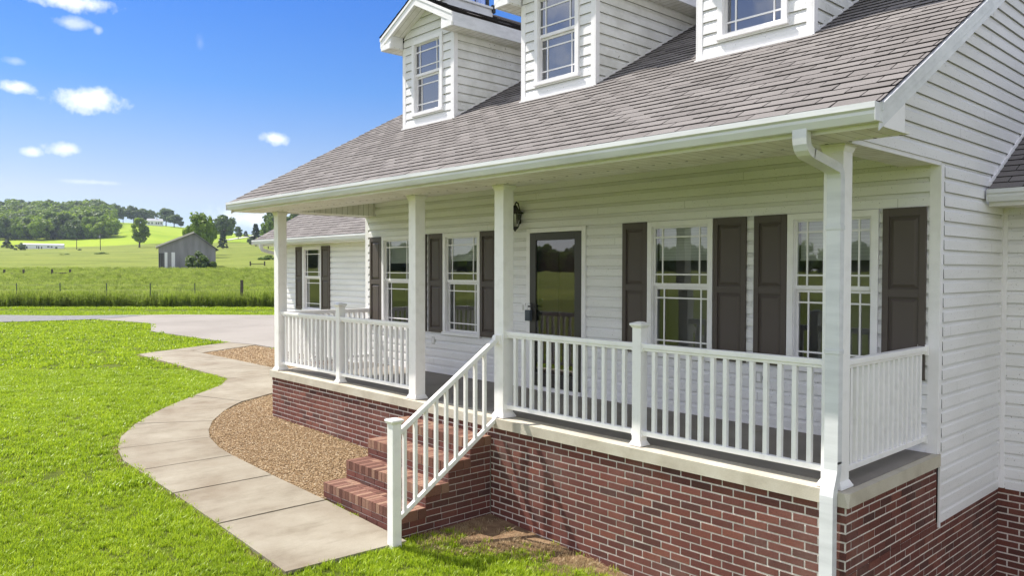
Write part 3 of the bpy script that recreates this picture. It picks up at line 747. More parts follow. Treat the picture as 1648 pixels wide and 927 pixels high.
# rakes
for xs, sg in ((XE1, 1), (XE0, -1)):
    b = MB()
    for y0_, y1_, s_ in ((-.50, RIDGE, 1), (2*RIDGE+.5, RIDGE, 1)):
        def Z(y): return roof_z(y if y <= RIDGE else 2*RIDGE-y)
        for (xa, xb, dt, db) in ((xs, xs+sg*.030, -.012, -.066), (xs-sg*.001, xs+sg*.018, -.0665, -.125), (xs-sg*.002, xs+sg*.006, -.1255, -.19), (xs+sg*.0305, xs+sg*.038, -.012, -.030)):
            ys, ye = (y0_, y1_) if y0_ < y1_ else (y1_, y0_)
            xl, xh = min(xa, xb), max(xa, xb)
            b.hexa([(xl, ys, Z(ys)+db), (xh, ys, Z(ys)+db), (xh, ye, Z(ye)+db), (xl, ye, Z(ye)+db), (xl, ys, Z(ys)+dt), (xh, ys, Z(ys)+dt), (xh, ye, Z(ye)+dt), (xl, ye, Z(ye)+dt)], 'gutter_white')
    H('rake_board', b, bev=.002)
for xa, xb in ((.016, XE1-.001), (XE0+.001, XL-.016)):
    b = MB(); b.hexa([(xa, -.10, roof_z(-.10)-.19), (xb, -.10, roof_z(-.10)-.19), (xb, RIDGE, roof_z(RIDGE)-.19), (xa, RIDGE, roof_z(RIDGE)-.19), (xa, -.10, roof_z(-.10)-.175), (xb, -.10, roof_z(-.10)-.175), (xb, RIDGE, roof_z(RIDGE)-.175), (xa, RIDGE, roof_z(RIDGE)-.175)], 'soffit_side')
    H('rake_soffit', b)

# ------------------------------------------------------------------ windows and shutters
def window(parent, x0, x1, z0, z1, y, gx=.09, zg0=None, zg1=None, meet=None, blind=None, gmat='window_glass', room=.55, sub=True, label=None, top=.075, bot=.05):
    """double hung sash window facing -y with prairie grilles, outer casing x0..x1, wall face at y"""
    b = MB(); g0, g1 = x0+gx, x1-gx; zg1 = z1-top; zg0 = z0+bot; zm = meet
    W = 'white_trim'
    yf = y-.030
    b.box(x0, x0+.062, yf, y+.01, z0, z1, W); b.box(x1-.062, x1, yf, y+.01, z0, z1, W)
    b.box(x0+.0625, x1-.0625, yf+.001, y+.01, z1-.06, z1-.0005, W); b.box(x0-.012, x1+.012, yf-.016, y+.01, z0-.022, z0+.02, W)
    # reveal
    b.box(x0+.0625, x0+.072, y-.012, y+.08, z0+.0205, z1-.0605, W); b.box(x1-.072, x1-.0625, y-.012, y+.08, z0+.0205, z1-.0605, W)
    b.box(x0+.0725, x1-.0725, y-.010, y+.08, z1-.07, z1-.061, W); b.box(x0+.0725, x1-.0725, y-.010, y+.08, z0+.0205, z0+.03, W)
    def sash(za, zb, ys, rail):
        b.box(x0+.0722, g0, ys, ys+.03, za, zb, W); b.box(g1, x1-.0722, ys, ys+.03, za, zb, W)
        b.box(g0+.0002, g1-.0002, ys, ys+.03, zb-rail[1], zb, W); b.box(g0+.0002, g1-.0002, ys, ys+.03, za, za+rail[0], W)
        ia, ib = za+rail[0], zb-rail[1]; mw = .0085
        for gxm in (g0+.10, g1-.10): b.box(gxm-mw, gxm+mw, ys+.003, ys+.010, ia, ib, W)
        for gz_ in (ia+.10, ib-.10): b.box(g0, g1, ys+.0035, ys+.0105, gz_-mw, gz_+mw, W)
        return ia, ib, ys+.012
    up = sash(zm-.005, z1-.0705, y+.008, (.038, .012)); lo = sash(z0+.031, zm-.0055, y+.042, (.028, .030))
    fr = put('window', b, parent, label, bev=.0)
    for ia, ib, yy in (up, lo):
        p = MB(); p.face([(g0, yy, ia), (g1, yy, ia), (g1, yy, ib), (g0, yy, ib)], gmat)
        if sub: put('pane', p, fr)
        else: put('pane', p, fr)
    r = MB(); X0, X1, Y0, Y1 = x0-.12, x1+.12, y+.085, y+room
    r.face([(X0, Y1, z0-.1), (X1, Y1, z0-.1), (X1, Y1, z1+.1), (X0, Y1, z1+.1)], 'room_wall')
    r.face([(X0, Y0, z0-.1), (X0, Y1, z0-.1), (X0, Y1, z1+.1), (X0, Y0, z1+.1)], 'room_wall'); r.face([(X1, Y0, z0-.1), (X1, Y1, z0-.1), (X1, Y1, z1+.1), (X1, Y0, z1+.1)], 'room_wall')
    r.face([(X0, Y0, z1+.1), (X1, Y0, z1+.1), (X1, Y1, z1+.1), (X0, Y1, z1+.1)], 'room_wall'); r.face([(X0, Y0, z0-.1), (X1, Y0, z0-.1), (X1, Y1, z0-.1), (X0, Y1, z0-.1)], 'room_wall')
    put('room_recess', r, fr)
    if blind:
        q = MB(); q.box(g0-.01, g1+.01, y+.10, y+.104, blind, z1-.05, 'blind_fabric'); q.box(g0-.01, g1+.01, y+.092, y+.112, blind-.018, blind, 'blind_fabric'); put('blind', q, fr)
    return fr
def shutter(parent, x0, x1, z0, z1, y):
    b = MB(); t_ = .028; st, rl = .055, .075; ym = y-t_
    zm0, zm1 = z0+(z1-z0)*.475, z0+(z1-z0)*.475+.075
    b.box(x0, x0+st, ym, y, z0, z1, 'shutter'); b.box(x1-st, x1, ym, y, z0, z1, 'shutter')
    for za, zb in ((z0, z0+rl), (zm0, zm1), (z1-rl, z1)): b.box(x0+st, x1-st, ym, y, za, zb, 'shutter')
    for za, zb in ((z0+rl, zm0), (zm1, z1-rl)):
        xa, xb = x0+st, x1-st; g = .012; r = .042
        b.box(xa, xb, y-.010, y, za, zb, 'shutter')
        O = [(xa+g, y-.0101, za+g), (xb-g, y-.0101, za+g), (xb-g, y-.0101, zb-g), (xa+g, y-.0101, zb-g)]; I = [(xa+r, y-.024, za+r), (xb-r, y-.024, za+r), (xb-r, y-.024, zb-r), (xa+r, y-.024, zb-r)]
        b.face(I, 'shutter')
        for k in range(4): b.face([O[k], O[(k+1) % 4], I[(k+1) % 4], I[k]], 'shutter')
    return put('shutter', b, parent, bev=.0025)
yw = D-.012
BL = [1.735, 1.76, 1.735, 1.72]
for (a_, b_), bl in zip(WINX, BL): window(house, a_, b_, .64, 2.165, yw, meet=1.425, blind=bl)
for a_, b_ in ((-9.09, -8.728), (-7.832, -7.45), (-7.385, -7.028), (-6.132, -5.77), (-3.49, -3.128), (-2.237, -1.845), (-1.752, -1.394), (-.462, -.092)):
    shutter(house, a_, b_, .64, 2.165, D-.016)

# ------------------------------------------------------------------ entry door
b = MB(); yd = D-.014
b.box(-5.155, -5.087, yd-.03, yd+.02, .0045, 2.165, 'white_trim'); b.box(-4.148, -4.082, yd-.03, yd+.02, .0045, 2.165, 'white_trim'); b.box(-5.0865, -4.1485, yd-.03, yd+.02, 2.105, 2.1645, 'white_trim')
b.box(-5.086, -4.149, yd-.05, yd+.15, .0045, .055, 'white_trim')
H('door_frame', b, bev=.003)
b = MB(); ys = yd-.034
b.box(-5.083, -4.972, ys, ys+.03, .06, 2.10, 'door_bronze'); b.box(-4.262, -4.152, ys, ys+.03, .06, 2.10, 'door_bronze')
b.box(-4.9715, -4.2625, ys, ys+.03, 2.0, 2.10, 'door_bronze'); b.box(-4.9715, -4.2625, ys, ys+.03, .06, .235, 'door_bronze')
sd = H('storm_door', b, bev=.003)
b = MB(); b.face([(-4.972, ys+.015, .235), (-4.262, ys+.015, .235), (-4.262, ys+.015, 2.0), (-4.972, ys+.015, 2.0)], 'window_glass'); put('pane', b, sd)
b = MB()
b.box(-5.062, -5.03, ys-.012, ys, 1.03, 1.17, 'black_metal'); b.tube([(-5.046, ys-.01, 1.12), (-5.046, ys-.055, 1.12), (-4.985, ys-.06, 1.118), (-4.93, ys-.055, 1.112)], [.010, .011, .010, .007], 'black_metal', 8)
put('handle', b, sd)
b = MB(); yi = yd+.10
b.box(-5.06, -4.17, yi, yi+.04, .06, 2.10, 'inner_door'); 
for za, zb in ((.25, .85), (1.0, 1.85)):
    for xa, xb in ((-4.95, -4.66), (-4.57, -4.28)): b.box(xa, xb, yi-.012, yi, za, zb, 'inner_door')
b.box(-5.16, -5.06, yd+.021, yi+.04, .06, 2.15, 'interior_dark'); b.box(-4.17, -4.07, yd+.021, yi+.04, .06, 2.15, 'interior_dark')
H('front_door', b, bev=.003)
b = MB(); b.tube([(-5.0, yi-.06, 1.02), (-5.0, yi, 1.02)], [.03, .02], 'black_metal', 10); put('door_handle', b, bpy.data.objects['front_door']); b = MB(); b.tube([(-4.99, yi-.03, 1.2), (-4.99, yi, 1.2)], .028, 'black_metal', 10); put('door_handle', b, bpy.data.objects['front_door'])
for x, z, hw, hh in ((-1.694, .503, .036, .058), (-7.285, .503, .036, .058)):
    b = MB(); b.box(x-hw, x+hw, D-.024, D-.005, z-hh, z+hh, 'plate_plastic'); b.box(x-hw*.6, x+hw*.6, D-.030, D-.0245, z-hh*.7, z+hh*.7, 'white_trim')
    H('outlet_cover', b, bev=.002)
b = MB(); b.box(-5.262, -5.20, D-.022, D-.005, 1.035, 1.155, 'white_trim'); b.box(-5.243, -5.219, D-.032, D-.0225, 1.06, 1.13, 'plate_plastic'); H('door_bell', b, bev=.002)
# lockbox hanging on the handle
lb = thing('key_lockbox', 'dark blue-grey key lockbox hanging from the storm door handle', 'lockbox', (-5.045, ys-.055, .93))
b = MB(); b.box(-5.095, -4.997, ys-.078, ys-.034, .925, 1.07, 'lockbox_metal'); b.box(-5.085, -5.007, ys-.083, ys-.0785, .94, 1.045, 'lockbox_metal'); put('case', b, lb, bev=.006)
b = MB(); b.tube([(-5.07, ys-.055, 1.065), (-5.07, ys-.055, 1.13), (-5.06, ys-.055, 1.155), (-5.046, ys-.055, 1.163), (-5.03, ys-.055, 1.155), (-5.02, ys-.055, 1.13), (-5.02, ys-.055, 1.065)], .006, 'gutter_white', 8); put('shackle', b, lb)
# wall lantern
wl = thing('wall_lantern', 'black carriage lantern with clear glass on the porch wall left of the front door', 'wall lamp', (-5.29, D-.01, 2.35))
b = MB(); b.box(-5.35, -5.29, D-.035, D-.014, 2.24, 2.42, 'black_metal'); b.tube([(-5.29, D-.03, 2.40), (-5.30, D-.06, 2.515), (-5.295, D-.10, 2.53), (-5.29, D-.125, 2.50)], .010, 'black_metal', 8); put('bracket', b, wl)
b = MB(); cc = (-5.285, D-.13, 0)
b.lathe(cc, [(.0, 2.50), (.012, 2.49), (.03, 2.475), (.045, 2.44), (.075, 2.41), (.115, 2.385), (.118, 2.37), (.09, 2.372), (.0, 2.372)], 'black_metal', 6)
b.lathe(cc, [(.0, 2.13), (.012, 2.135), (.018, 2.15), (.035, 2.165), (.05, 2.18), (.05, 2.195), (.0, 2.195)], 'black_metal', 6)
for j in range(6):
    an = 2*math.pi*(j+.5)/6; b.bar((cc[0]+.092*math.cos(an), cc[1]+.092*math.sin(an), 2.372), (cc[0]+.048*math.cos(an), cc[1]+.048*math.sin(an), 2.19), .009, .009, 'black_metal', (1, .2, 0))
put('lantern_frame', b, wl)
b = MB(); b.lathe(cc, [(.045, 2.195), (.088, 2.37)], 'lantern_glass', 6); put('lantern_glass', b, wl)

# ------------------------------------------------------------------ columns and railings
COLX = [-9.155, -5.432, -3.815, -.134]; YC = .1025; HW = .0735
def flare(b, x, y, z, r0, r1, h, mat='white_paint'):
    b.hexa([(x-r0, y-r0, z), (x+r0, y-r0, z), (x+r0, y+r0, z), (x-r0, y+r0, z), (x-r1, y-r1, z+h), (x+r1, y-r1, z+h), (x+r1, y+r1, z+h), (x-r1, y+r1, z+h)], mat)
for x in COLX:
    b = MB(); b.box(x-HW, x+HW, YC-HW, YC+HW, .004, zc-.002, 'white_paint')
    flare(b, x, YC, .004, .098, .098, .018); flare(b, x, YC, .0225, .094, .076, .035); flare(b, x, YC, zc-.06, .076, .092, .04); flare(b, x, YC, zc-.019, .094, .094, .017)
    H('porch_column', b, bev=.004)
YRl = .1
def post(parent, x, y, z0, ztop, hw=.049):
    b = MB(); b.box(x-hw, x+hw, y-hw, y+hw, z0, ztop-.02, 'white_paint'); flare(b, x, y, z0, .068, .068, .014); flare(b, x, y, z0+.0145, .065, hw+.002, .03)
    flare(b, x, y, ztop-.055, hw+.002, .066, .022); flare(b, x, y, ztop-.0325, .069, .069, .018); flare(b, x, y, ztop-.014, .069, .02, .016)
    return put('post', b, parent, bev=.003)
bal = MB(); bal.box(-.018, .018, -.018, .018, 0, 1, 'white_paint'); bal_me = bal.mesh('baluster')
def railing(x0, x1, y0, y1, n, name='railing', label=None):
    """straight level section between two supports"""
    rt = MB(); ax = abs(x1-x0) > abs(y1-y0); f = .03
    if ax: rt.box(x0, x1, y0-.032, y0+.032, .897, .940, 'white_paint'); rt.box(x0, x1, y0-.02, y0+.02, .872, .8965, 'white_paint')
    else: rt.box(x0-.032, x0+.032, y0, y1, .897, .940, 'white_paint'); rt.box(x0-.02, x0+.02, y0, y1, .872, .8965, 'white_paint')
    r = H(name, rt, label=label, bev=.005)
    lb_ = MB()
    if ax: lb_.box(x0, x1, y0-.024, y0+.024, .10, .145, 'white_paint')
    else: lb_.box(x0-.024, x0+.024, y0, y1, .10, .145, 'white_paint')
    put('bottom_rail', lb_, r, bev=.004)
    for e in (0, 1):
        for z0_, z1_ in ((.866, .946), (.092, .152)):
            c_ = MB(); ww = .038
            if ax: xx = (x0, x0+.014) if e == 0 else (x1-.014, x1); c_.box(xx[0], xx[1], y0-ww, y0+ww, z0_, z1_, 'white_paint')
            else: yy = (y0, y0+.014) if e == 0 else (y1-.014, y1); c_.box(x0-ww, x0+ww, yy[0], yy[1], z0_, z1_, 'white_paint')
            put('rail_bracket', c_, r, bev=.002)
    for k in range(n):
        t_ = (k+1)/(n+1); o = put('baluster', bal_me, r, loc=(lerp(x0, x1, t_) if ax else x0, y0 if ax else lerp(y0, y1, t_), .1452)); o.scale = (1, 1, .7265)
    return r
P2 = [-7.29, -1.955]
for x in P2: post(house, x, YC, .004, 1.135)
railing(COLX[0]+HW, P2[0]-.049, YRl, YRl, 13); railing(P2[0]+.049, COLX[1]-HW, YRl, YRl, 13)
railing(COLX[2]+HW, P2[1]-.049, YRl, YRl, 13); railing(P2[1]+.049, COLX[3]-HW, YRl, YRl, 13)
railing(-.108, -.108, YC+HW, D-.02, 15); railing(XL+.09, XL+.09, YC+HW, D-.02, 15)
for (x, y) in ((-.108, D-.036), (XL+.09, D-.036)): b = MB(); b.box(x-.045, x+.045, y, y+.014, .86, .955, 'white_paint'); H('rail_bracket', b, bev=.003); b = MB(); b.box(x-.045, x+.045, y, y+.014, .085, .16, 'white_paint'); H('rail_bracket', b, bev=.003)

# ------------------------------------------------------------------ brick steps and stair rail
b = MB(); X0, X1 = -5.465, -3.907; ST = 'step_brick'
bc = MB()
for k in range(4):
    yf = -.293*(4-k)+.0; zt = -.205*(4-k)   # k=0 lowest
    top_, fr_ = zt, yf
    yb = yf+.293 if k < 3 else -.0005
    b.box(X0+.008, X1-.008, fr_+.008, -.001, -1.5 if k == 0 else zt-.205+.0, zt-.006, 'mortar')
    # rowlock edge: bricks on edge, long side running back
    n = 23; wd = (X1-X0)/n
    for i in range(n):
        j = lambda: random.uniform(-.002, .002); r = random.random()
        b.box(X0+i*wd+.004, X0+(i+1)*wd-.004, fr_+j(), fr_+.196, zt-.10+j()*.5, zt+j()*.6, ST, r)
    for i in range(n):
        r = random.random(); b.box(X0+i*wd+.004, X0+(i+1)*wd-.004, fr_+.204, min(fr_+.300, -.001), zt-.09, zt-.002+random.uniform(-.001, .001), ST, r)
    # riser stretchers below the rowlock
    z = zt-.108; row = 0
    zend = zt-.205 if k else -1.25
    while z > zend+.01:
        za = max(z-.0577, zend)
        u = X0-(.1 if row % 2 else 0)
        while u < X1:
            a0, a1 = max(u, X0), min(u+.193, X1); u += .203
            if a1-a0 > .02: b.box(a0, a1, fr_+random.uniform(-.001, .0015), fr_+.009, za, z, 'brick', random.random()*.8, skip='k')
        z -= .0677; row += 1
    # ends of the rowlock course on both side faces
    for xs, sg in ((X1, 1), (X0, -1)):
        for ya, yb_ in ((fr_, fr_+.196), (fr_+.204, min(fr_+.300, -.002))):
            r = random.random(); xa, xb = (xs-.006, xs+.0015) if sg > 0 else (xs-.0015, xs+.006)
            b.box(xa, xb, ya-.0005, yb_, zt-.1005, zt+.0005, ST, r, skip='l' if sg > 0 else 'r')
# side courses
for xs, sg in ((X1, 1), (X0, -1)):
    z = -.105-.0; row = 0
    z = -.108-.0
    zr = [-.205*(i+1) for i in range(4)]
    zz = -.205-.108; row = 0
    while zz > -1.35:
        # front limit of this course from the tread that covers it
        fl = 0
        for i in range(4):
            if zz <= -.205*(i+1)-.10: fl = -.293*(i+1)
        za = zz-.0577; u = fl+(-.1015 if row % 2 else 0)
        while u < -.002:
            a0, a1 = max(u, fl+.0), min(u+.193, -.012); u += .203
            if a1-a0 > .02:
                xa, xb = (xs-.009, xs+random.uniform(-.001, .001)) if sg > 0 else (xs+random.uniform(-.001, .001), xs+.009)
                b.box(xa, xb, a0, a1, za, zz, 'brick', random.random()*.75)
        # slot above the tread joint of a higher step
        zz -= .0677; row += 1
H('brick_steps', b, bev=.0)
XS = -3.822
sr = MB()
def zt_(y): return .855+.0+(.665*(y+.0))
sr.bar((XS, -1.265, zt_(-1.265)-.0), (XS, .03, zt_(.03)), .055, .05, 'white_paint', up=(0, 0, 1))
rl = H('stair_railing', sr, bev=.006)
b = MB(); zb_ = lambda y: -.008+.648*y; b.bar((XS, -1.275, zb_(-1.275)), (XS, .0, zb_(0)), .045, .045, 'white_paint'); put('bottom_rail', b, rl, bev=.006)
for k in range(9):
    y = -1.195+k*.1285; z0_, z1_ = zb_(y)+.02, zt_(y)-.02
    o = put('baluster', bal_me, rl, loc=(XS, y, z0_)); o.scale = (.95, .95, z1_-z0_)
b = MB(); hw = .05; xn, yn = -3.79, -1.335
b.box(xn-hw, xn+hw, yn-hw, yn+hw, -1.13, .155, 'white_paint'); flare(b, xn, yn, .12, hw+.002, .066, .022); flare(b, xn, yn, .1425, .07, .07, .018); flare(b, xn, yn, .161, .07, .02, .014)
put('newel_post', b, rl, bev=.004)
b = MB(); b.box(XS-.04, XS+.04, .012, .03, .80, .90, 'white_paint'); b.tube([(XS-.028, .0, zt_(.02)), (XS+.028, .0, zt_(.02))], .036, 'white_paint', 14); put('rail_bracket', b, rl); b = MB(); b.tube([(XS-.026, .0, zb_(0)), (XS+.026, .0, zb_(0))], .034, 'white_paint', 14); put('rail_bracket', b, rl)

# ------------------------------------------------------------------ dormers
def dormer(xc, label):
    hw = .64; y0 = 1.6; zs = 5.12; xa, xb = xc-hw, xc+hw; yF = 1.335; ho = .93; zE = 5.32; sl = .50
    zpk = zE+ho*sl
    b = MB()
    def rz(z): # cheek start
        return max(y0, (z-2.68)/ROOF_S-.5)
    op = [(xc-.37, xc+.37, 4.05, 5.15)]
    def flim(z):
        if z < zs: return (xa+.05, xb-.05)
        w_ = (zpk-.17-z)/sl; return (xc-min(w_, hw), xc+min(w_, hw))
    siding(b, (0, y0, 0), (1, 0, 0), (0, -1, 0), 3.86, zpk-.18, flim, op, phase=3.86)
    d = put('dormer', b, house, label)
    b = MB()
    def clim(z): 
        ye = min(4.2, (z-2.68-.0)/ROOF_S-.5); return (y0+.05, ye)
    siding(b, (xb, 0, 0), (0, 1, 0), (1, 0, 0), 3.9, zs, clim, mat='vinyl_dirty', phase=3.86)
    put('cheek_wall', b, d); b = MB()
    siding(b, (xa, 0, 0), (0, -1, 0), (-1, 0, 0), 3.9, zs, lambda z: (-clim(z)[1], -clim(z)[0]), mat='vinyl_dirty', phase=3.86)
    put('cheek_wall', b, d)
    b = MB()
    for x, sg in ((xb, 1), (xa, -1)):
        lo_, hi_ = (x-.06, x) if sg > 0 else (x, x+.06)
        b.box(lo_, hi_, y0-.022, y0+.004, 3.80, zs, 'white_trim')
        lo_, hi_ = (x, x+.02) if sg > 0 else (x-.02, x)
        b.box(lo_, hi_, y0-.022, y0+.05, 3.80, zs, 'white_trim')
        # flashing along the roof slope
        xx0, xx1 = (x, x+.018) if sg > 0 else (x-.018, x)
        ya_, yb_ = y0+.052, 3.9
        b.hexa([(xx0, ya_, roof_z(ya_)-.02), (xx1, ya_, roof_z(ya_)-.02), (xx1, yb_, roof_z(yb_)-.02), (xx0, yb_, roof_z(yb_)-.02), (xx0, ya_, roof_z(ya_)+.035), (xx1, ya_, roof_z(ya_)+.035), (xx1, yb_, roof_z(yb_)+.035), (xx0, yb_, roof_z(yb_)+.035)], 'white_trim')
    b.box(xa+.0605, xb-.0605, y0-.020, y0+.004, 3.80, 3.905, 'white_trim')
    b.box(xa-.02, xb+.02, y0-.055, y0-.0225, roof_z(y0-.05)+.004, roof_z(y0-.05)+.020, 'white_trim')
    put('corner_trim', b, d, bev=.002)
    # roof slopes
    b = MB(); yB = 5.1; LS = math.hypot(ho, ho*sl)
    shingles(b, (xc-ho-.012, yF-.01, zE-.006), (0, 1, 0), (1, 0, sl), lambda v: 0, lambda v: yB-yF, LS)
    shingles(b, (xc+ho+.012, yF-.01, zE-.006), (0, 1, 0), (-1, 0, sl), lambda v: 0, lambda v: yB-yF, LS)
    b.hexa([(xc-ho, yF, zE-.03), (xc, yF, zpk-.03), (xc, yB, zpk-.03), (xc-ho, yB, zE-.03), (xc-ho, yF, zE-.008), (xc, yF, zpk-.008), (xc, yB, zpk-.008), (xc-ho, yB, zE-.008)], 'shingle_dark')
    b.hexa([(xc, yF, zpk-.03), (xc+ho, yF, zE-.03), (xc+ho, yB, zE-.03), (xc, yB, zpk-.03), (xc, yF, zpk-.008), (xc+ho, yF, zE-.008), (xc+ho, yB, zE-.008), (xc, yB, zpk-.008)], 'shingle_dark')
    b.tube([(xc, yF, zpk), (xc, yB, zpk)], .03, 'shingle', 6)
    put('dormer_roof', b, d)
    b = MB(); fh = .19
    for sg in (-1, 1):
        xo = xc+sg*ho; P0 = (xo, zE-.031); P1 = (xc, zpk-.031)
        for (ya_, yb_, dt, db) in ((yF, yF+.02, 0, -.15), (yF-.012, yF-.0005, 0, -.045)):
            q = [(P0[0], ya_, P0[1]+db), (P1[0], ya_, P1[1]+db), (P1[0], yb_, P1[1]+db), (P0[0], yb_, P0[1]+db), (P0[0], ya_, P0[1]+dt), (P1[0], ya_, P1[1]+dt), (P1[0], yb_, P1[1]+dt), (P0[0], yb_, P0[1]+dt)]
            b.hexa(q, 'white_trim')
        # eave fascia
        lo_, hi_ = (xo-.02, xo) if sg > 0 else (xo, xo+.02)
        b.box(lo_, hi_, yF+.0205, 4.4, zs-.02, zE-.032, 'gutter_white')
        # return box
        xi = xc+sg*(hw+.02)
        lo_, hi_ = min(xi, xo-sg*.0205), max(xi, xo-sg*.0205)
        b.box(lo_, hi_, yF+.001, yF+.021, zs-.02, zs+.06, 'white_trim')
        for i_ in range(6):
            pass
        xm = lo_ if sg > 0 else hi_
        # triangular face of the box below the rake
        zz_ = lambda x: P0[1]+(abs(xo-x))*sl-.15
        b.face([(xo, yF+.012, zs-.02), (xi, yF+.012, zs-.02), (xi, yF+.012, zz_(xi)), (xo, yF+.012, P0[1])], 'white_trim')
        b.box(min(xi, xi-sg*.012), max(xi, xi-sg*.012), yF+.013, y0-.022, zs-.02, zz_(xi)+.10, 'white_trim')
    put('fascia', b, d, bev=.002)
    b = MB()
    for sg in (-1, 1):
        xi, xo = xc+sg*(hw+.0), xc+sg*(ho-.021); b.box(min(xi, xo), max(xi, xo), yF+.022, 4.3, zs-.012, zs, 'soffit_side')
        # raked soffit of the front overhang
        x_i = xc; z_i = zpk-.031-.14; x_o = xc+sg*(hw+.0); z_o = zpk-.031-.14-(hw)*sl
        b.face([(x_i, yF+.021, z_i), (x_o, yF+.021, z_o), (x_o, y0+.01, z_o), (x_i, y0+.01, z_i)], 'soffit_side')
    put('soffit', b, d)
    window(d, xc-.39, xc+.39, 4.03, 5.175, y0-.012, gx=.075, meet=4.625, gmat='dormer_glass', room=.5)
    b = MB(); b.box(xa+.03, xb-.03, y0+.52, 3.6, 3.9, 5.05, 'interior_dark'); put('inner_core', b, d)
    return d
dormer(-7.225, 'farthest dormer, at the left end of the roof with the cupola on its ridge'); dormer(-4.465, 'middle dormer of the three'); dormer(-1.72, 'nearest dormer, above the right porch windows')

# cupola
b = MB(); xc, yc, zb = -7.225, 2.12, 5.60; h = .42
b.box(xc-h, xc+h, yc-h, yc+h, zb-.15, zb+.10, 'gutter_white'); b.box(xc-h-.03, xc+h+.03, yc-h-.03, yc+h+.03, zb+.1005, zb+.135, 'gutter_white')
cup = H('cupola', b, bev=.004)
b = MB(); h2 = .36
for sx_, sy_ in ((1, 1), (1, -1), (-1, 1), (-1, -1)): b.box(xc+sx_*h2-.02, xc+sx_*h2+.02, yc+sy_*h2-.02, yc+sy_*h2+.02, zb+.136, zb+.75, 'black_metal')
for s_ in (-.12, .12):
    for q in (-1, 1):
        b.box(xc+q*h2-.006, xc+q*h2+.006, yc+s_-.006, yc+s_+.006, zb+.136, zb+.75, 'black_metal'); b.box(xc+s_-.006, xc+s_+.006, yc+q*h2-.006, yc+q*h2+.006, zb+.136, zb+.75, 'black_metal')
b.box(xc+h-.02, xc+h+.03, yc+h-.02, yc+h+.035, zb+.05, zb+.17, 'black_metal')
put('cupola_frame', b, cup)
b = MB()
for q in (-1, 1):
    b.face([(xc+q*(h2-.01), yc-h2, zb+.136), (xc+q*(h2-.01), yc+h2, zb+.136), (xc+q*(h2-.01), yc+h2, zb+.75), (xc+q*(h2-.01), yc-h2, zb+.75)], 'dormer_glass')
    b.face([(xc-h2, yc+q*(h2-.01), zb+.136), (xc+h2, yc+q*(h2-.01), zb+.136), (xc+h2, yc+q*(h2-.01), zb+.75), (xc-h2, yc+q*(h2-.01), zb+.75)], 'dormer_glass')
put('cupola_glass', b, cup)
b = MB(); b.hexa([(xc-.46, yc-.46, zb+.76), (xc+.46, yc-.46, zb+.76), (xc+.46, yc+.46, zb+.76), (xc-.46, yc+.46, zb+.76), (xc-.03, yc-.03, zb+1.25), (xc+.03, yc-.03, zb+1.25), (xc+.03, yc+.03, zb+1.25), (xc-.03, yc+.03, zb+1.25)], 'black_metal'); put('cupola_roof', b, cup)

# ------------------------------------------------------------------ left garage wing
YW = 3.47; WX0 = -16.0
b = MB(); siding(b, (0, YW, 0), (1, 0, 0), (0, -1, 0), -.45, 2.24, lambda z: (WX0+.06, XL-.02), [(-14.85, -13.96, .66, 2.15)], phase=-.624)
wing = H('garage_wing', b)
b = MB(); siding(b, (WX0, 0, 0), (0, -1, 0), (-1, 0, 0), -.45, 4.2, lambda z: (-11, -YW-.05) if z < 2.2 else (-11.0+max(0, (z-2.2)/ROOF_S), -YW-(z-2.2)/ROOF_S), phase=-.624); put('side_wall', b, wing)
b = MB(); brick_wall(b, (0, YW, 0), (1, 0, 0), (0, -1, 0), WX0, XL-.03, -.45, -.9); b.box(WX0-.0, WX0+.02, YW+.002, 11, -1, -.45, 'brick', .5); put('wing_foundation', b, wing)
def wz(y): return 2.37+ROOF_S*(y-2.95)
b = MB(); WR = 7.4
shingles(b, (-16.45, 2.93, wz(2.93)), (1, 0, 0), (0, 1, ROOF_S), lambda v: 0, lambda v: -XL*-1+16.45+.0 if False else 16.45+XL-.005, (WR-2.93)*S1, expo=.14)
b.face([(-16.45, WR, wz(WR)), (XL, WR, wz(WR)), (XL, 12, wz(2*WR-12)), (-16.45, 12, wz(2*WR-12))], 'shingle'); put('wing_roof', b, wing)
b = MB(); b.hexa([(-16.44, 2.95, wz(2.95)-.03), (XL-.02, 2.95, wz(2.95)-.03), (XL-.02, WR, wz(WR)-.03), (-16.44, WR, wz(WR)-.03), (-16.44, 2.95, wz(2.95)-.004), (XL-.02, 2.95, wz(2.95)-.004), (XL-.02, WR, wz(WR)-.004), (-16.44, WR, wz(WR)-.004)], 'shingle_dark')
put('wing_roof_deck', b, wing)
b = MB(); b.box(-16.42, XL-.02, 3.0, YW+.0, 2.215, 2.228, 'soffit'); b.box(-16.42, XL-.02, 2.985, 3.0, 2.205, 2.345, 'white_trim')
b.hexa([(-16.44, 3.0, 2.21), (-16.42, 3.0, 2.21), (-16.42, WR, wz(WR)-.18), (-16.44, WR, wz(WR)-.18), (-16.44, 3.0, wz(3.0)-.031), (-16.42, 3.0, wz(3.0)-.031), (-16.42, WR, wz(WR)-.031), (-16.44, WR, wz(WR)-.031)], 'white_trim')
put('wing_fascia', b, wing)
b = MB(); b.sweep([(-16.45, 2.984, 2.235), (XL-.03, 2.984, 2.235)], [(-p, q) for p, q in GP], 'gutter_white'); b.box(-16.452, -16.448, 2.86, 2.983, 2.236, 2.35, 'gutter_white'); put('wing_gutter', b, wing)
b = MB(); bb = b
b_save = b
def spout2(pts, b):
    b.sweep(pts, [(-.04, -.03), (.04, -.03), (.04, .03), (-.04, .03)], 'gutter_white', up=(1, 0, 0))
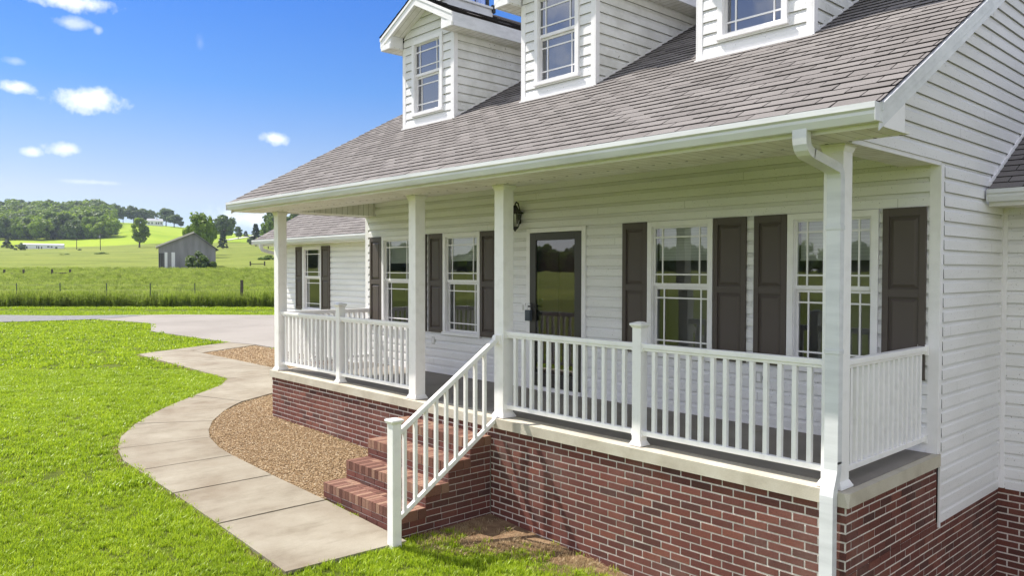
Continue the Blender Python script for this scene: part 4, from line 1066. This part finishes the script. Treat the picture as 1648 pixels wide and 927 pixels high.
spout2([(-16.05, 2.92, 2.24), (-16.05, 2.93, 2.16), (-16.05, 2.97, 2.10), (-16.05, 3.36, 2.0), (-16.05, 3.43, 1.95), (-16.05, 3.435, 1.85), (-16.05, 3.435, -.65)], b); put('wing_downspout', b, wing)
b = MB(); b.box(WX0-.018, WX0, YW-.018, YW+.06, -.46, 2.21, 'white_trim'); b.box(WX0+.0005, WX0+.07, YW-.018, YW+.004, -.46, 2.21, 'white_trim'); b.box(WX0+.07, XL-.02, YW-.019, YW-.001, 2.15, 2.214, 'white_trim'); put('wing_trim', b, wing)
window(wing, -14.862, -13.95, .64, 2.165, YW-.012, meet=1.425)
shutter(wing, -15.217, -14.875, .64, 2.165, YW-.016); shutter(wing, -13.94, -13.555, .64, 2.165, YW-.016)
b = MB(); b.box(WX0+.03, XL+.5, YW+.7, 10.9, -1, 2.2, 'interior_dark'); b.box(WX0+.02, XL, 10.9, 11, -1, 2.3, 'vinyl_siding'); put('inner_core', b, wing)

# ------------------------------------------------------------------ right wing
b = MB(); siding(b, (0, 3.49, 0), (1, 0, 0), (0, -1, 0), -.605, 2.25, lambda z: (.05, 6.5), phase=-.624); rw = H('side_wing', b)
b = MB(); shingles(b, (.035, 2.93, wz(2.93)+.03), (1, 0, 0), (0, 1, ROOF_S), lambda v: 0, lambda v: 7, 4.6); b.hexa([(.03, 2.95, wz(2.95)-.0), (7, 2.95, wz(2.95)-.0), (7, 7, wz(7)-.0), (.03, 7, wz(7)-.0), (.03, 2.95, wz(2.95)+.026), (7, 2.95, wz(2.95)+.026), (7, 7, wz(7)+.026), (.03, 7, wz(7)+.026)], 'shingle_dark'); put('wing_roof', b, rw)
b = MB(); b.box(.025, 7, 3.0, 3.48, 2.24, 2.255, 'soffit'); b.box(.025, 7, 2.985, 3.0, 2.232, 2.36, 'white_trim')
b.hexa([(.015, 3.0, wz(3.0)+.03), (.034, 3.0, wz(3.0)+.03), (.034, 6.6, wz(6.6)+.03), (.015, 6.6, wz(6.6)+.03), (.015, 3.0, wz(3.0)+.075), (.034, 3.0, wz(3.0)+.075), (.034, 6.6, wz(6.6)+.075), (.015, 6.6, wz(6.6)+.075)], 'white_trim')
put('wing_fascia', b, rw)
b = MB(); b.sweep([(.04, 2.984, 2.27), (7, 2.984, 2.27)], [(-p, q) for p, q in GP], 'gutter_white'); b.box(.037, .041, 2.86, 2.983, 2.271, 2.385, 'gutter_white'); put('wing_gutter', b, rw)
b = MB(); b.box(.07, 6.5, 3.47, 3.489, -.615, -.602, 'white_trim'); put('starter_trim', b, rw)
b = MB(); b.box(.1, 6.4, 4.2, 7, -1, 2.3, 'interior_dark'); put('inner_core', b, rw)
#@@VEG
# ------------------------------------------------------------------ grass
def tuft(name, nb, rad, h0, h1, wd, mat, lean=.5, seg=2):
    b = MB()
    for _ in range(nb):
        a = random.uniform(0, 6.283); r_ = rad*math.sqrt(random.random()); x, y = r_*math.cos(a), r_*math.sin(a)
        h = random.uniform(h0, h1); az = random.uniform(0, 6.283); ln = random.uniform(.1, lean)*h; w_ = wd*random.uniform(.7, 1.3)
        dx_, dy_ = math.cos(az), math.sin(az); px_, py_ = -dy_, dx_; c0 = random.random()
        p = [(x+dx_*ln*t_**2, y+dy_*ln*t_**2, h*t_*(1-.15*t_*ln/h)) for t_ in (0, .55, 1)]
        b.face([(p[0][0]-px_*w_/2, p[0][1]-py_*w_/2, -.01), (p[0][0]+px_*w_/2, p[0][1]+py_*w_/2, -.01), (p[1][0]+px_*w_*.42, p[1][1]+py_*w_*.42, p[1][2]), (p[1][0]-px_*w_*.42, p[1][1]-py_*w_*.42, p[1][2])], mat, c0)
        b.face([(p[1][0]-px_*w_*.42, p[1][1]-py_*w_*.42, p[1][2]), (p[1][0]+px_*w_*.42, p[1][1]+py_*w_*.42, p[1][2]), p[2]], mat, min(1, c0+.12))
    return b.mesh(name)
PATHP = [LEFT, RIGHT]
PATHPOLY = [(x, y) for x, y in LEFT]+[(-20.17, 1.2), (-22, 4.5), (-20.5, 4.9), (-19.2, 2.7), (-11.7, 2.7)]+RIGHT[:-1][::-1]
DRIVEPOLY = [(-14, 4.9), (-20.6, 4.83), (-21.97, 4.50), (-24.7, 4.31), (-28.3, 4.15), (-32.9, 5.58), (-37.5, 4.5), (-37.5, 4.45), (-38.1, .9), (-39.5, -4), (-42, -12), (-48, -10), (-44.1, 1.85), (-41.5, 4.1), (-39.5, 7.6), (-38.9, 8.7), (-28.3, 19), (-15, 34)]
def yb(x): return min(-.16, -.58+.45*(x+3.2)) if x < -2.3 else -.16
def is_lawn(x, y, m=0):
    if inpoly(x, y, PATHPOLY) or inpoly(x, y, DRIVEPOLY) or inpoly(x, y, BED2): return False
    if -9.3 < x < 7 and y > 0: return False
    if x > -16.1 and y > 3.4 and x < 7: return False
    if x <= -3.75 and inpoly(x, y, BED1): return False
    if -5.5 < x < -3.88 and y > -1.2: return False
    return True
f2 = Vector((cf.x, cf.y)).normalized(); r2 = Vector((cr.x, cr.y)).normalized()
def scatter_lawn(d0, d1, dens, scl, protos, name, pxa=-60, pxb=1080):
    pts, sc, rt = [], [], []
    A = (pxa-824)/FPX; B_ = (pxb-824)/FPX; area = (B_-A)*(d1*d1-d0*d0)/2
    for _ in range(int(area*dens)):
        d = math.sqrt(random.uniform(d0*d0, d1*d1)); s_ = random.uniform(A, B_); p = Vector((CAM.x, CAM.y))+f2*d+r2*d*s_
        x, y = p.x, p.y
        if not is_lawn(x, y): continue
        if x > -3.95 and y > -1.9:
            e_ = y-yb(x)+(noise.noise(Vector((x*2.2, y*2.2, 3)))*.35)
            if e_ > 0 and random.random() > .03: continue
            if e_ > -.18 and random.random() > .4: continue
        lump = .92+.35*noise.noise(Vector((x*1.3, y*1.3, 0)))
        pts.append((x, y, ground_z(x, y)-.004)); sc.append(scl*lump*random.uniform(.75, 1.25)); rt.append((random.uniform(-.15, .15), random.uniform(-.15, .15), random.uniform(0, 6.28)))
    return gn_instances(name, pts, sc, rt, protos)
TF = [tuft('tuft_%d' % i, 22, .055, .03, .068, .0068, 'grass_blade', 1.0) for i in range(6)]
scatter_lawn(3.0, 8.5, 430, 1.0, TF, 'lawn_grass', pxa=-460)
TF2 = [tuft('tuft_mid_%d' % i, 24, .09, .035, .075, .011, 'grass_blade', .9) for i in range(5)]
scatter_lawn(8.5, 18, 150, 1.0, TF2, 'lawn_grass_middle', pxa=-420, pxb=640)
TF3 = [tuft('tuft_far_%d' % i, 18, .17, .04, .10, .03, 'grass_blade', .8) for i in range(4)]
scatter_lawn(18, 46, 24, 1.0, TF3, 'lawn_grass_far', pxa=-420, pxb=470)
# dead thatch along the bare strip by the steps
TD = [tuft('thatch_%d' % i, 16, .06, .015, .05, .004, 'grass_dry', 1.6) for i in range(4)]
pts, sc, rt = [], [], []
for _ in range(5200):
    x, y = random.uniform(-3.95, .5), random.uniform(-1.75, -.02); e_ = y-yb(x)+noise.noise(Vector((x*2.2, y*2.2, 3)))*.35
    if e_ < -.3 or (e_ > .28 and random.random() > .12): continue
    if noise.noise(Vector((x*5, y*5, 9))) < -.15: continue
    pts.append((x, y, ground_z(x, y)-.004)); sc.append(random.uniform(.5, 1.3)); rt.append((random.uniform(-.5, .5), random.uniform(-.5, .5), random.uniform(0, 6.28)))
# brown fringe along the walkway edge
for a_, b_ in list(zip(LEFT, LEFT[1:]))+[((-13.84, 1.17), (-20.1, 1.22))]:
    L_ = math.hypot(b_[0]-a_[0], b_[1]-a_[1])
    for _ in range(int(L_*38)):
        k = random.random(); nx, ny = (b_[1]-a_[1])/L_, -(b_[0]-a_[0])/L_; o_ = abs(random.gauss(0, .035))+.01
        x, y = lerp(a_[0], b_[0], k)-nx*-o_*-1*-1, lerp(a_[1], b_[1], k)-o_
        pts.append((x, y, ground_z(x, y))); sc.append(random.uniform(.5, 1)); rt.append((0, 0, random.uniform(0, 6.28)))
gn_instances('dead_thatch', pts, sc, rt, TD)
# weeds on the fence line and tall grass in the field
def weed(name, tall, n, seeds):
    b = MB()
    for _ in range(n):
        a = random.uniform(0, 6.283); r_ = .28*math.sqrt(random.random()); x, y = r_*math.cos(a), r_*math.sin(a); h = tall*random.uniform(.45, 1); az = random.uniform(0, 6.28); ln = h*random.uniform(.05, .35)
        dx_, dy_ = math.cos(az), math.sin(az); w_ = .013; c0 = random.uniform(.1, .6)
        tip = (x+dx_*ln, y+dy_*ln, h); b.face([(x-w_, y, 0), (x+w_, y, 0), (tip[0]+w_*.5, tip[1], tip[2]), (tip[0]-w_*.5, tip[1], tip[2])], 'weed', c0)
        for k in range(4):
            t_ = random.uniform(.15, .95); q = (x+dx_*ln*t_, y+dy_*ln*t_, h*t_); an = random.uniform(0, 6.28); l_ = random.uniform(.05, .13)
            ex, ey = math.cos(an)*l_, math.sin(an)*l_; b.face([q, (q[0]+ex*.5-ey*.22, q[1]+ey*.5+ex*.22, q[2]+.03), (q[0]+ex, q[1]+ey, q[2]+random.uniform(-.03, .04)), (q[0]+ex*.5+ey*.22, q[1]+ey*.5-ex*.22, q[2]+.03)], 'weed', c0+random.uniform(-.1, .15))
        if random.random() < seeds: b.face([(tip[0]-.02, tip[1], tip[2]-.06), (tip[0]+.02, tip[1], tip[2]-.06), (tip[0]+.012, tip[1], tip[2]+.08), (tip[0]-.012, tip[1], tip[2]+.08)], 'weed', .97)
    return b.mesh(name)
WD = [weed('weed_clump_%d' % i, .85, 26, .35) for i in range(5)]
FA, FB = Vector((-51.84, 3.93)), Vector((-43.15, 14.06)); FU = (FB-FA).normalized(); FN = Vector((-FU.y, FU.x))
if FN.dot(Vector((CAM.x, CAM.y))-FA) > 0: FN = -FN
pts, sc, rt = [], [], []
for _ in range(8000):
    u, v_ = random.uniform(-26, 24), abs(random.gauss(0, 2.6))-.4; p = FA+FU*u+FN*v_
    if noise.noise(Vector((p.x*.35, p.y*.35, 5))) < -.25 and random.random() < .6: continue
    pts.append((p.x, p.y, ground_z(p.x, p.y))); sc.append(random.uniform(.5, 1.05)*(1.15 if v_ < 1.2 else .9)); rt.append((0, 0, random.uniform(0, 6.28)))
gn_instances('fence_line_weeds', pts, sc, rt, WD)
WF = [weed('field_grass_%d' % i, .45, 30, .5) for i in range(4)]
pts, sc, rt = [], [], []
for _ in range(8600):
    d = math.sqrt(random.uniform(50**2, 118**2)); px = random.uniform(-330, 460); x, y = at_row(px, d)
    pts.append((x, y, ground_z(x, y)-.05)); sc.append(random.uniform(.6, 1.3)); rt.append((0, 0, random.uniform(0, 6.28)))
gn_instances('field_grass', pts, sc, rt, WF)

# ------------------------------------------------------------------ fence, braces, poles
fn = thing('wire_fence', 'wire field fence on thin steel posts with one dark wooden post, along the weeds', 'fence', (FA.x, FA.y, ground_z(FA.x, FA.y)))
up_ = [-21.2, -18.55, -15.9, -13.25, -10.6, -7.95, -5.3, -2.65, 0, 2.56, 5.31, 7.90, 10.55, 15.9, 18.5]
for u in up_:
    p = FA+FU*u; z = ground_z(p.x, p.y); b = MB(); b.box(p.x-.022, p.x+.022, p.y-.022, p.y+.022, z-.1, z+1.42, 'steel_post'); b.box(p.x-.035, p.x+.035, p.y-.006, p.y+.006, z-.1, z+1.3, 'steel_post'); put('steel_post', b, fn)
p = FB; z = ground_z(p.x, p.y); b = MB(); b.tube([(p.x, p.y, z-.1), (p.x+.01, p.y, z+.7), (p.x+.02, p.y, z+1.62)], [.10, .095, .09], 'weathered_wood', 10); put('wooden_post', b, fn)
for hh in (.35, .7, 1.0, 1.3):
    b = MB(); pp = [FA+FU*u for u in sorted(up_+[13.35])]; b.tube([(q.x, q.y, ground_z(q.x, q.y)+hh) for q in pp], .0035, 'wire', 4); put('wire', b, fn)
def brace(px0, px1, row0, row1, d, h, label):
    A = G(px0, d); B = G(px1, d); root = thing('fence_brace', label, 'fence brace', A, 'post and rail fence braces in the field')
    for q in (A, B): b = MB(); b.tube([(q.x, q.y, q.z-.2), (q.x, q.y, q.z+h)], .13, 'weathered_wood', 8); put('brace_post', b, root)
    b = MB(); b.tube([(A.x, A.y, A.z+h*.42), (B.x, B.y, B.z+h*.42)], .07, 'weathered_wood', 6); put('brace_rail', b, root)
brace(7, 38, 0, 0, 98, .85, 'wooden post and rail brace in the field below the mobile home'); brace(84, 113, 0, 0, 99, .85, 'wooden post and rail brace in the field left of the grey barn')
brace(403, 426, 0, 0, 136, .8, 'short wooden post and rail brace in the field right of the barn')
def Z_at(row, d): return CAM.z+(434-row)/FPX*d
def pole(px, d, row_top, arm, label):
    g = G(px, d); root = thing('utility_pole', label, 'utility pole', g, 'utility poles in the far field'); h = Z_at(row_top, d)
    b = MB(); b.tube([(g.x, g.y, g.z-.3), (g.x, g.y, h)], [.17, .11], 'weathered_wood', 8); put('pole', b, root)
    rr = Vector((r2.x, r2.y, 0))
    b = MB(); b.bar(Vector((g.x, g.y, h-.5))-rr*arm, Vector((g.x, g.y, h-.5))+rr*arm, .12, .14, 'weathered_wood'); put('crossarm', b, root)
    if arm > 1: b = MB(); b.tube([(g.x+.3, g.y-.3, h-2.0), (g.x+.3, g.y-.3, h-1.1)], .28, 'far_roof', 10); put('transformer', b, root)
pole(124, 330, 383, .5, 'thin bare utility pole right of the mobile home'); pole(162, 320, 375, 1.4, 'utility pole with crossarm and transformer between mobile home and barn')

# ------------------------------------------------------------------ far buildings
def frame(px, d, ang=0):
    """root at ground with local x to the photo's right and local y away from the camera"""
    g = G(px, d); return g, math.atan2(r2.y, r2.x)+ang
def lpart(name, b, root, **k): return put(name, b, root, local=True, **k)
g, a_ = frame(302, 125, R(24)); g.z = Z_at(432, 125)
barn = thing('barn', 'grey metal barn with a low lopsided gable and white sliding door panels in the field', 'barn', g, rz=a_)
W0, W1, HL, HP, HR, PX, DP = -4.25, 4.25, 3.45, 5.75, 3.25, 1.0, 11
b = MB()
fr = [(W0, 0, -.5), (W1, 0, -.5), (W1, 0, HR), (PX, 0, HP), (W0, 0, HL)]; bk = [(x, DP, z) for x, y, z in fr]
b.face(fr, 'barn_metal'); b.face(bk[::-1], 'barn_metal'); b.face([fr[4], bk[4], bk[0], fr[0]], 'barn_metal'); b.face([fr[1], bk[1], bk[2], fr[2]], 'barn_metal')
for k in range(28): x = W0+.17+k*.337; zt = HL+(HP-HL)*(x-W0)/(PX-W0) if x < PX else HP+(HR-HP)*(x-PX)/(W1-PX); x < W1-.1 and b.box(x-.02, x+.02, -.03, -.001, -.4, zt-.05, 'barn_metal')
lpart('barn_wall', b, barn)
b = MB()
def slope(x0, z0, x1, z1, th, y0=-.45, y1=DP+.3, mat='barn_roof'): b.hexa([(x0, y0, z0), (x1, y0, z1), (x1, y1, z1), (x0, y1, z0), (x0, y0, z0+th), (x1, y0, z1+th), (x1, y1, z1+th), (x0, y1, z0+th)], mat)
slope(W0-.4, HL-.14, PX, HP+.02, .26); slope(PX, HP+.02, W1+.45, HR-.26, .10, mat='barn_metal'); lpart('barn_roof', b, barn)
b = MB(); b.box(-4.17, -3.40, -.05, -.032, -.1, 2.45, 'interior_dark'); 
for x in (-4.0, -3.75, -3.55): b.box(x-.03, x+.03, -.08, -.051, -.1, 2.45, 'barn_metal')
lpart('doorway', b, barn)
for x0_, x1_, m_ in ((-3.37, -2.95, 'barn_white'), (-2.9, -2.42, 'barn_metal'), (-2.37, -1.85, 'barn_white')):
    b = MB(); b.box(x0_, x1_, -.10, -.04, -.25, 2.6, m_); lpart('door_panel', b, barn)
g, a_ = frame(69, 340, R(24)); g.z = Z_at(404, 340)
mh = thing('mobile_home', 'long white single-storey mobile home with a flat pale roof on the green slope', 'mobile home', g, rz=a_)
b = MB(); b.box(-9.3, 9.3, 0, 4.4, .0, 2.75, 'far_white'); lpart('home_wall', b, mh)
b = MB(); b.hexa([(-9.6, -.3, 2.751), (9.5, -.3, 2.751), (9.5, 4.6, 2.751), (-9.6, 4.6, 2.751), (-9.6, -.2, 3.0), (9.5, -.2, 3.0), (9.5, 2, 3.45), (-9.6, 2, 3.45)], 'far_white'); lpart('home_roof', b, mh)
b = MB(); b.box(-9.2, 9.2, .1, 4.2, -.6, -.001, 'far_dark'); lpart('skirting', b, mh)
for x0_, x1_, z0_, z1_ in ((-8.3, -7.5, 1.0, 2.1), (-7.2, -6.5, 1.0, 2.1), (-2.7, -2.3, 1.2, 2.3), (-1.9, -1.4, .6, 2.2), (-.6, -.15, 1.0, 2.1), (2.1, 3.1, 1.7, 2.3), (5.6, 6.6, .8, 2.0), (3.6, 4.4, 1.6, 2.2)):
    b = MB(); b.box(x0_, x1_, -.05, -.002, z0_, z1_, 'far_dark'); lpart('home_window', b, mh)
mh.scale = (.86, .86, .95)
g, a_ = frame(250, 600, R(24))
hh_ = thing('hilltop_house', 'small white house with a grey roof on the ridge among dark trees', 'house', g, rz=a_)
b = MB(); b.box(-5.8, 5.8, 0, 8, -1, 3.4, 'far_white'); lpart('house_wall', b, hh_)
b = MB(); b.hexa([(-6.2, -.4, 3.41), (6.2, -.4, 3.41), (6.2, 8.4, 3.41), (-6.2, 8.4, 3.41), (-5.4, 3.6, 5.6), (5.4, 3.6, 5.6), (5.4, 4.4, 5.6), (-5.4, 4.4, 5.6)], 'far_roof'); b.box(.8, 1.7, 3.5, 4.3, 5.0, 6.8, 'far_white'); lpart('house_roof', b, hh_)
for x0_ in (-4.6, -2.4, .6, 2.2, 4.0): b = MB(); b.box(x0_, x0_+.9, -.06, -.002, 1.2, 2.6, 'far_dark'); lpart('house_window', b, hh_)

# ------------------------------------------------------------------ trees
def crown(name, mat, n, nq, seed, sq=.055, shape='round'):
    """unit tree: height 1, trunk base at origin; leaf faces in clumps through the crown volume"""
    rnd = random.Random(seed); b = MB()
    cl = []
    for _ in range(n):
        if shape == 'round':
            while True:
                p = Vector((rnd.uniform(-1, 1), rnd.uniform(-1, 1), rnd.uniform(-1, 1)))
                if .35 < p.length < 1: break
            z = .60+p.z*.33; k = 1-.25*max(0, p.z)-.18*max(0, -p.z); p = Vector((p.x*.36*k, p.y*.36*k, z)); r_ = rnd.uniform(.07, .135)
        elif shape == 'tall':
            z = rnd.uniform(.22, .95); w_ = .22*math.sin(math.pi*min(1, (z-.08)/.95))**.7; a = rnd.uniform(0, 6.28); q = w_*math.sqrt(rnd.random()); p = Vector((q*math.cos(a), q*math.sin(a), z)); r_ = rnd.uniform(.05, .10)
        elif shape == 'bush':
            a = rnd.uniform(0, 6.28); q = .5*math.sqrt(rnd.random()); z = rnd.uniform(.12, .85)*(1-.6*(q/.5)**2); p = Vector((q*math.cos(a), q*math.sin(a), z)); r_ = rnd.uniform(.12, .2)
        else:
            z = rnd.uniform(.08, .97); w_ = .26*(1-z)**.85+.015; a = rnd.uniform(0, 6.28); q = w_*rnd.uniform(.5, 1); p = Vector((q*math.cos(a), q*math.sin(a), z)); r_ = rnd.uniform(.03, .06)
        cl.append((p, r_, rnd.random()))
    per = nq//n
    for p, r_, c0 in cl:
        for _ in range(per):
            d = Vector((rnd.gauss(0, 1), rnd.gauss(0, 1), rnd.gauss(0, 1)*.8)).normalized(); q = p+d*r_*rnd.uniform(.55, 1.08)
            nn_ = (d+Vector((rnd.uniform(-.7, .7), rnd.uniform(-.7, .7), rnd.uniform(-.4, .9)))).normalized(); x_ = nn_.cross(Vector((rnd.uniform(-1, 1), rnd.uniform(-1, 1), rnd.uniform(-1, 1)))).normalized(); y_ = nn_.cross(x_)
            s_ = sq*rnd.uniform(.35, .75); b.face([q-x_*s_-y_*s_*.5, q+x_*s_*.3-y_*s_, q+x_*s_+y_*s_*.4, q-x_*s_*.2+y_*s_], mat, min(1, max(0, c0*.7+rnd.uniform(0, .3))))
    me = b.mesh(name); return me
def trunk(name, seed, top=.62):
    rnd = random.Random(seed); b = MB(); b.tube([(0, 0, -.03), (rnd.uniform(-.01, .01), 0, .2), (rnd.uniform(-.02, .02), rnd.uniform(-.02, .02), top)], [.026, .019, .008], 'bark', 8)
    for k in range(5):
        z = rnd.uniform(.24, .5); a = rnd.uniform(0, 6.28); l_ = rnd.uniform(.15, .28); b.tube([(0, 0, z), (math.cos(a)*l_*.5, math.sin(a)*l_*.5, z+.12), (math.cos(a)*l_, math.sin(a)*l_, z+.24)], [.010, .006, .003], 'bark', 5)
    return b.mesh(name)
KIND = {}
for i in range(3):
    KIND['mid%d' % i] = (crown('crown', 'leaf_mid', 46, 4200, 11+i), trunk('trunk', i)); KIND['dark%d' % i] = (crown('crown', 'leaf_dark', 46, 4200, 31+i), trunk('trunk', 10+i)); KIND['light%d' % i] = (crown('crown', 'leaf_light', 46, 4200, 51+i), trunk('trunk', 20+i))
KIND['tall'] = (crown('crown', 'leaf_light', 40, 4200, 71, shape='tall', sq=.045), trunk('trunk', 30, .8))
KIND['talldark'] = (crown('crown', 'leaf_dark', 40, 4200, 72, shape='tall', sq=.045), trunk('trunk', 31, .8))
KIND['conifer'] = (crown('crown', 'conifer', 110, 5000, 73, shape='cone', sq=.035), trunk('trunk', 32, .9))
KIND['bush'] = (crown('crown', 'leaf_mid', 22, 2200, 74, shape='bush', sq=.11), trunk('trunk', 33, .4)); KIND['bushdark'] = (crown('crown', 'leaf_dark', 22, 2200, 75, shape='bush', sq=.11), trunk('trunk', 34, .4)); KIND['bushgrey'] = (crown('crown', 'leaf_greygreen', 22, 2200, 76, shape='bush', sq=.09), trunk('trunk', 35, .4))
WBASE = {'mid': .74, 'dark': .74, 'light': .74, 'tall': .46, 'talldark': .46, 'conifer': .5, 'bush': 1.15, 'bushdark': 1.15, 'bushgrey': 1.15}
def tree(kind, px, d, row, wpx, label, group=None, name=None, cat='tree', zrow=None):
    g = G(px, d)
    if zrow is not None: g.z = Z_at(zrow, d)
    h = Z_at(row, d)-g.z; wm_ = wpx*d/FPX; base = kind.rstrip('0123456789')
    root = thing(name or ('evergreen_tree' if base == 'conifer' else 'bush' if 'bush' in base else 'leafy_tree'), label, cat, g, group, rz=random.uniform(0, 6.28))
    k = wm_/WBASE[base]; root.scale = (k, k, h); cm, tm = KIND[kind]
    for nm, me in (('crown', cm), ('trunk', tm)):
        o = bpy.data.objects.new(nm, me); C.objects.link(o); o.parent = root
    return root
RG = 'dark broad trees along the ridge'
for i, (k_, px, d, row, w_) in enumerate([('dark0', 186, 640, 327, 26), ('dark1', 199, 660, 331, 16), ('mid0', 178, 600, 329, 24), ('dark2', 216, 640, 330, 26), ('dark1', 232, 650, 334, 24), ('dark0', 243, 660, 337, 20), ('dark0', 268, 620, 334, 26), ('dark2', 281, 600, 344, 24), ('dark1', 292, 600, 354, 10), ('dark2', 330, 620, 352, 14)]):
    lab = {0: 'dark tree where the wood meets the ridge', 1: 'small dark tree just right of the wood on the ridge', 2: 'mid green tree at the right end of the wood', 3: 'broad dark tree on the ridge behind the lone field tree', 4: 'dark tree on the ridge between the lone tree and the white house', 5: 'dark tree behind the white ridge house', 6: 'tall dark tree right of the white ridge house', 7: 'rounded very dark tree below the tall ridge tree', 8: 'low dark tree at the right end of the ridge clump', 9: 'dark tree behind the big tree above the barn'}[i]
    tree(k_, px, d, row, w_, lab, RG)
tree('tall', 225, 345, 351, 26, 'lone light green tree on a bare trunk in the bright field', name='field_tree')
tree('mid1', 318, 205, 341, 40, 'big green tree right behind the barn'); tree('mid2', 334, 225, 345, 26, 'green tree overlapping the big tree behind the barn')
tree('dark1', 362, 400, 343, 36, 'airy dark green tree left of the farm road'); tree('conifer', 359, 300, 369, 18, 'narrow dark evergreen in front of the airy tree', cat='tree')
tree('talldark', 384, 470, 364, 12, 'small dark tree beside the farm road'); tree('conifer', 396, 520, 371, 10, 'tiny evergreen at the top of the farm road'); tree('conifer', 412, 330, 359, 22, 'pointed evergreen left of the first porch column')
tree('bushdark', 405, 400, 379, 16, 'dark thicket under the pointed evergreen', cat='bush')
tree('dark2', 446, 300, 330, 44, 'tall dark tree seen past the first porch column'); tree('mid0', 432, 290, 352, 26, 'mid green tree beside the first porch column'); tree('dark0', 478, 330, 336, 40, 'dark tree seen above the garage wing roof')
tree('conifer', 12, 350, 386, 20, 'rounded dark evergreen left of the mobile home'); tree('bushgrey', 33, 325, 390, 17, 'grey-green small tree at the left end of the mobile home', cat='bush')
tree('bushdark', 21, 338, 397, 7, 'tiny dark bush between evergreen and mobile home', cat='bush'); tree('bushdark', 129, 320, 400, 6, 'small round dark bush beside the bare utility pole', cat='bush')
tree('bush', 105, 255, 408, 16, 'low green bush below the right end of the mobile home', cat='bush'); tree('bush', 164, 262, 405, 20, 'low spreading bush at the foot of the transformer pole', cat='bush'); tree('bushdark', 44, 250, 410, 8, 'small dark bush in the field below the mobile home', cat='bush')
tree('bushdark', 318, 121, 400, 36, 'dark overgrown shrub against the barn wall', cat='bush', zrow=432); tree('bushdark', 335, 122, 414, 26, 'low dark brush at the right corner of the barn', cat='bush', zrow=432)
tree('bush', 432, 175, 409, 30, 'low brush in the field beside the first porch column', cat='bush')
# the wood on the hill: one mass of trees
def joined(kind):
    cm, tm = KIND[kind]; bm = bmesh.new(); bm.from_mesh(cm); me = bpy.data.meshes.new('wood_tree'); bm.to_mesh(me); bm.free()
    for m_ in cm.materials: me.materials.append(m_)
    return me
WOOD = [joined(k_) for k_ in ('mid0', 'mid1', 'dark0', 'mid2', 'dark1', 'light0', 'light1', 'dark2')]
def wood(name, spots):
    pts, sc, rt = [], [], []
    for x, y, z, h in spots: pts.append((x, y, z)); sc.append(h); rt.append((0, 0, random.uniform(0, 6.28)))
    return gn_instances(name, pts, sc, rt, WOOD)
sp_ = []
for _ in range(420):
    px = random.uniform(-230, 181); d = random.uniform(432, 690); 
    if px > 150 and d > 560+ (181-px)*4: continue
    x, y = at_row(px, d); h = random.uniform(13, 19)+max(0, (d-520)/150)*7*(1 if px < 160 else .5)
    sp_.append((x, y, ground_z(x, y)-h*.12, h))
for px in range(-230, 178, 9):
    x, y = at_row(px+random.uniform(-3, 3), random.uniform(424, 440)); h = random.uniform(11, 17); sp_.append((x, y, ground_z(x, y)-h*.2, h))
wood('hillside_wood', sp_)
sp_ = []
for _ in range(300):   # tree line across the road in front of the house, seen only mirrored in the glass
    a = R(random.uniform(150, 300)); r_ = random.uniform(260, 340); x, y = CAM.x+r_*math.cos(a), CAM.y+r_*math.sin(a)
    if a < R(175): continue
    h = random.uniform(9, 17); sp_.append((x, y, ground_z(x, y)-h*.31, h))
wood('roadside_wood', sp_)

# ------------------------------------------------------------------ air
hm = bpy.data.materials.new('haze'); hm.use_nodes = True; hn = hm.node_tree; hn.nodes.clear()
ho = hn.nodes.new('ShaderNodeOutputMaterial'); pv = hn.nodes.new('ShaderNodeVolumePrincipled'); pv.inputs['Density'].default_value = .00016; pv.inputs['Color'].default_value = (.72, .84, 1, 1); pv.inputs['Anisotropy'].default_value = .2
hn.links.new(pv.outputs[0], ho.inputs['Volume'])
M['haze'] = hm; b = MB(); b.box(-1050, 350, -500, 1050, -60, 95, 'haze'); hz = put('haze', b); hz['kind'] = 'stuff'
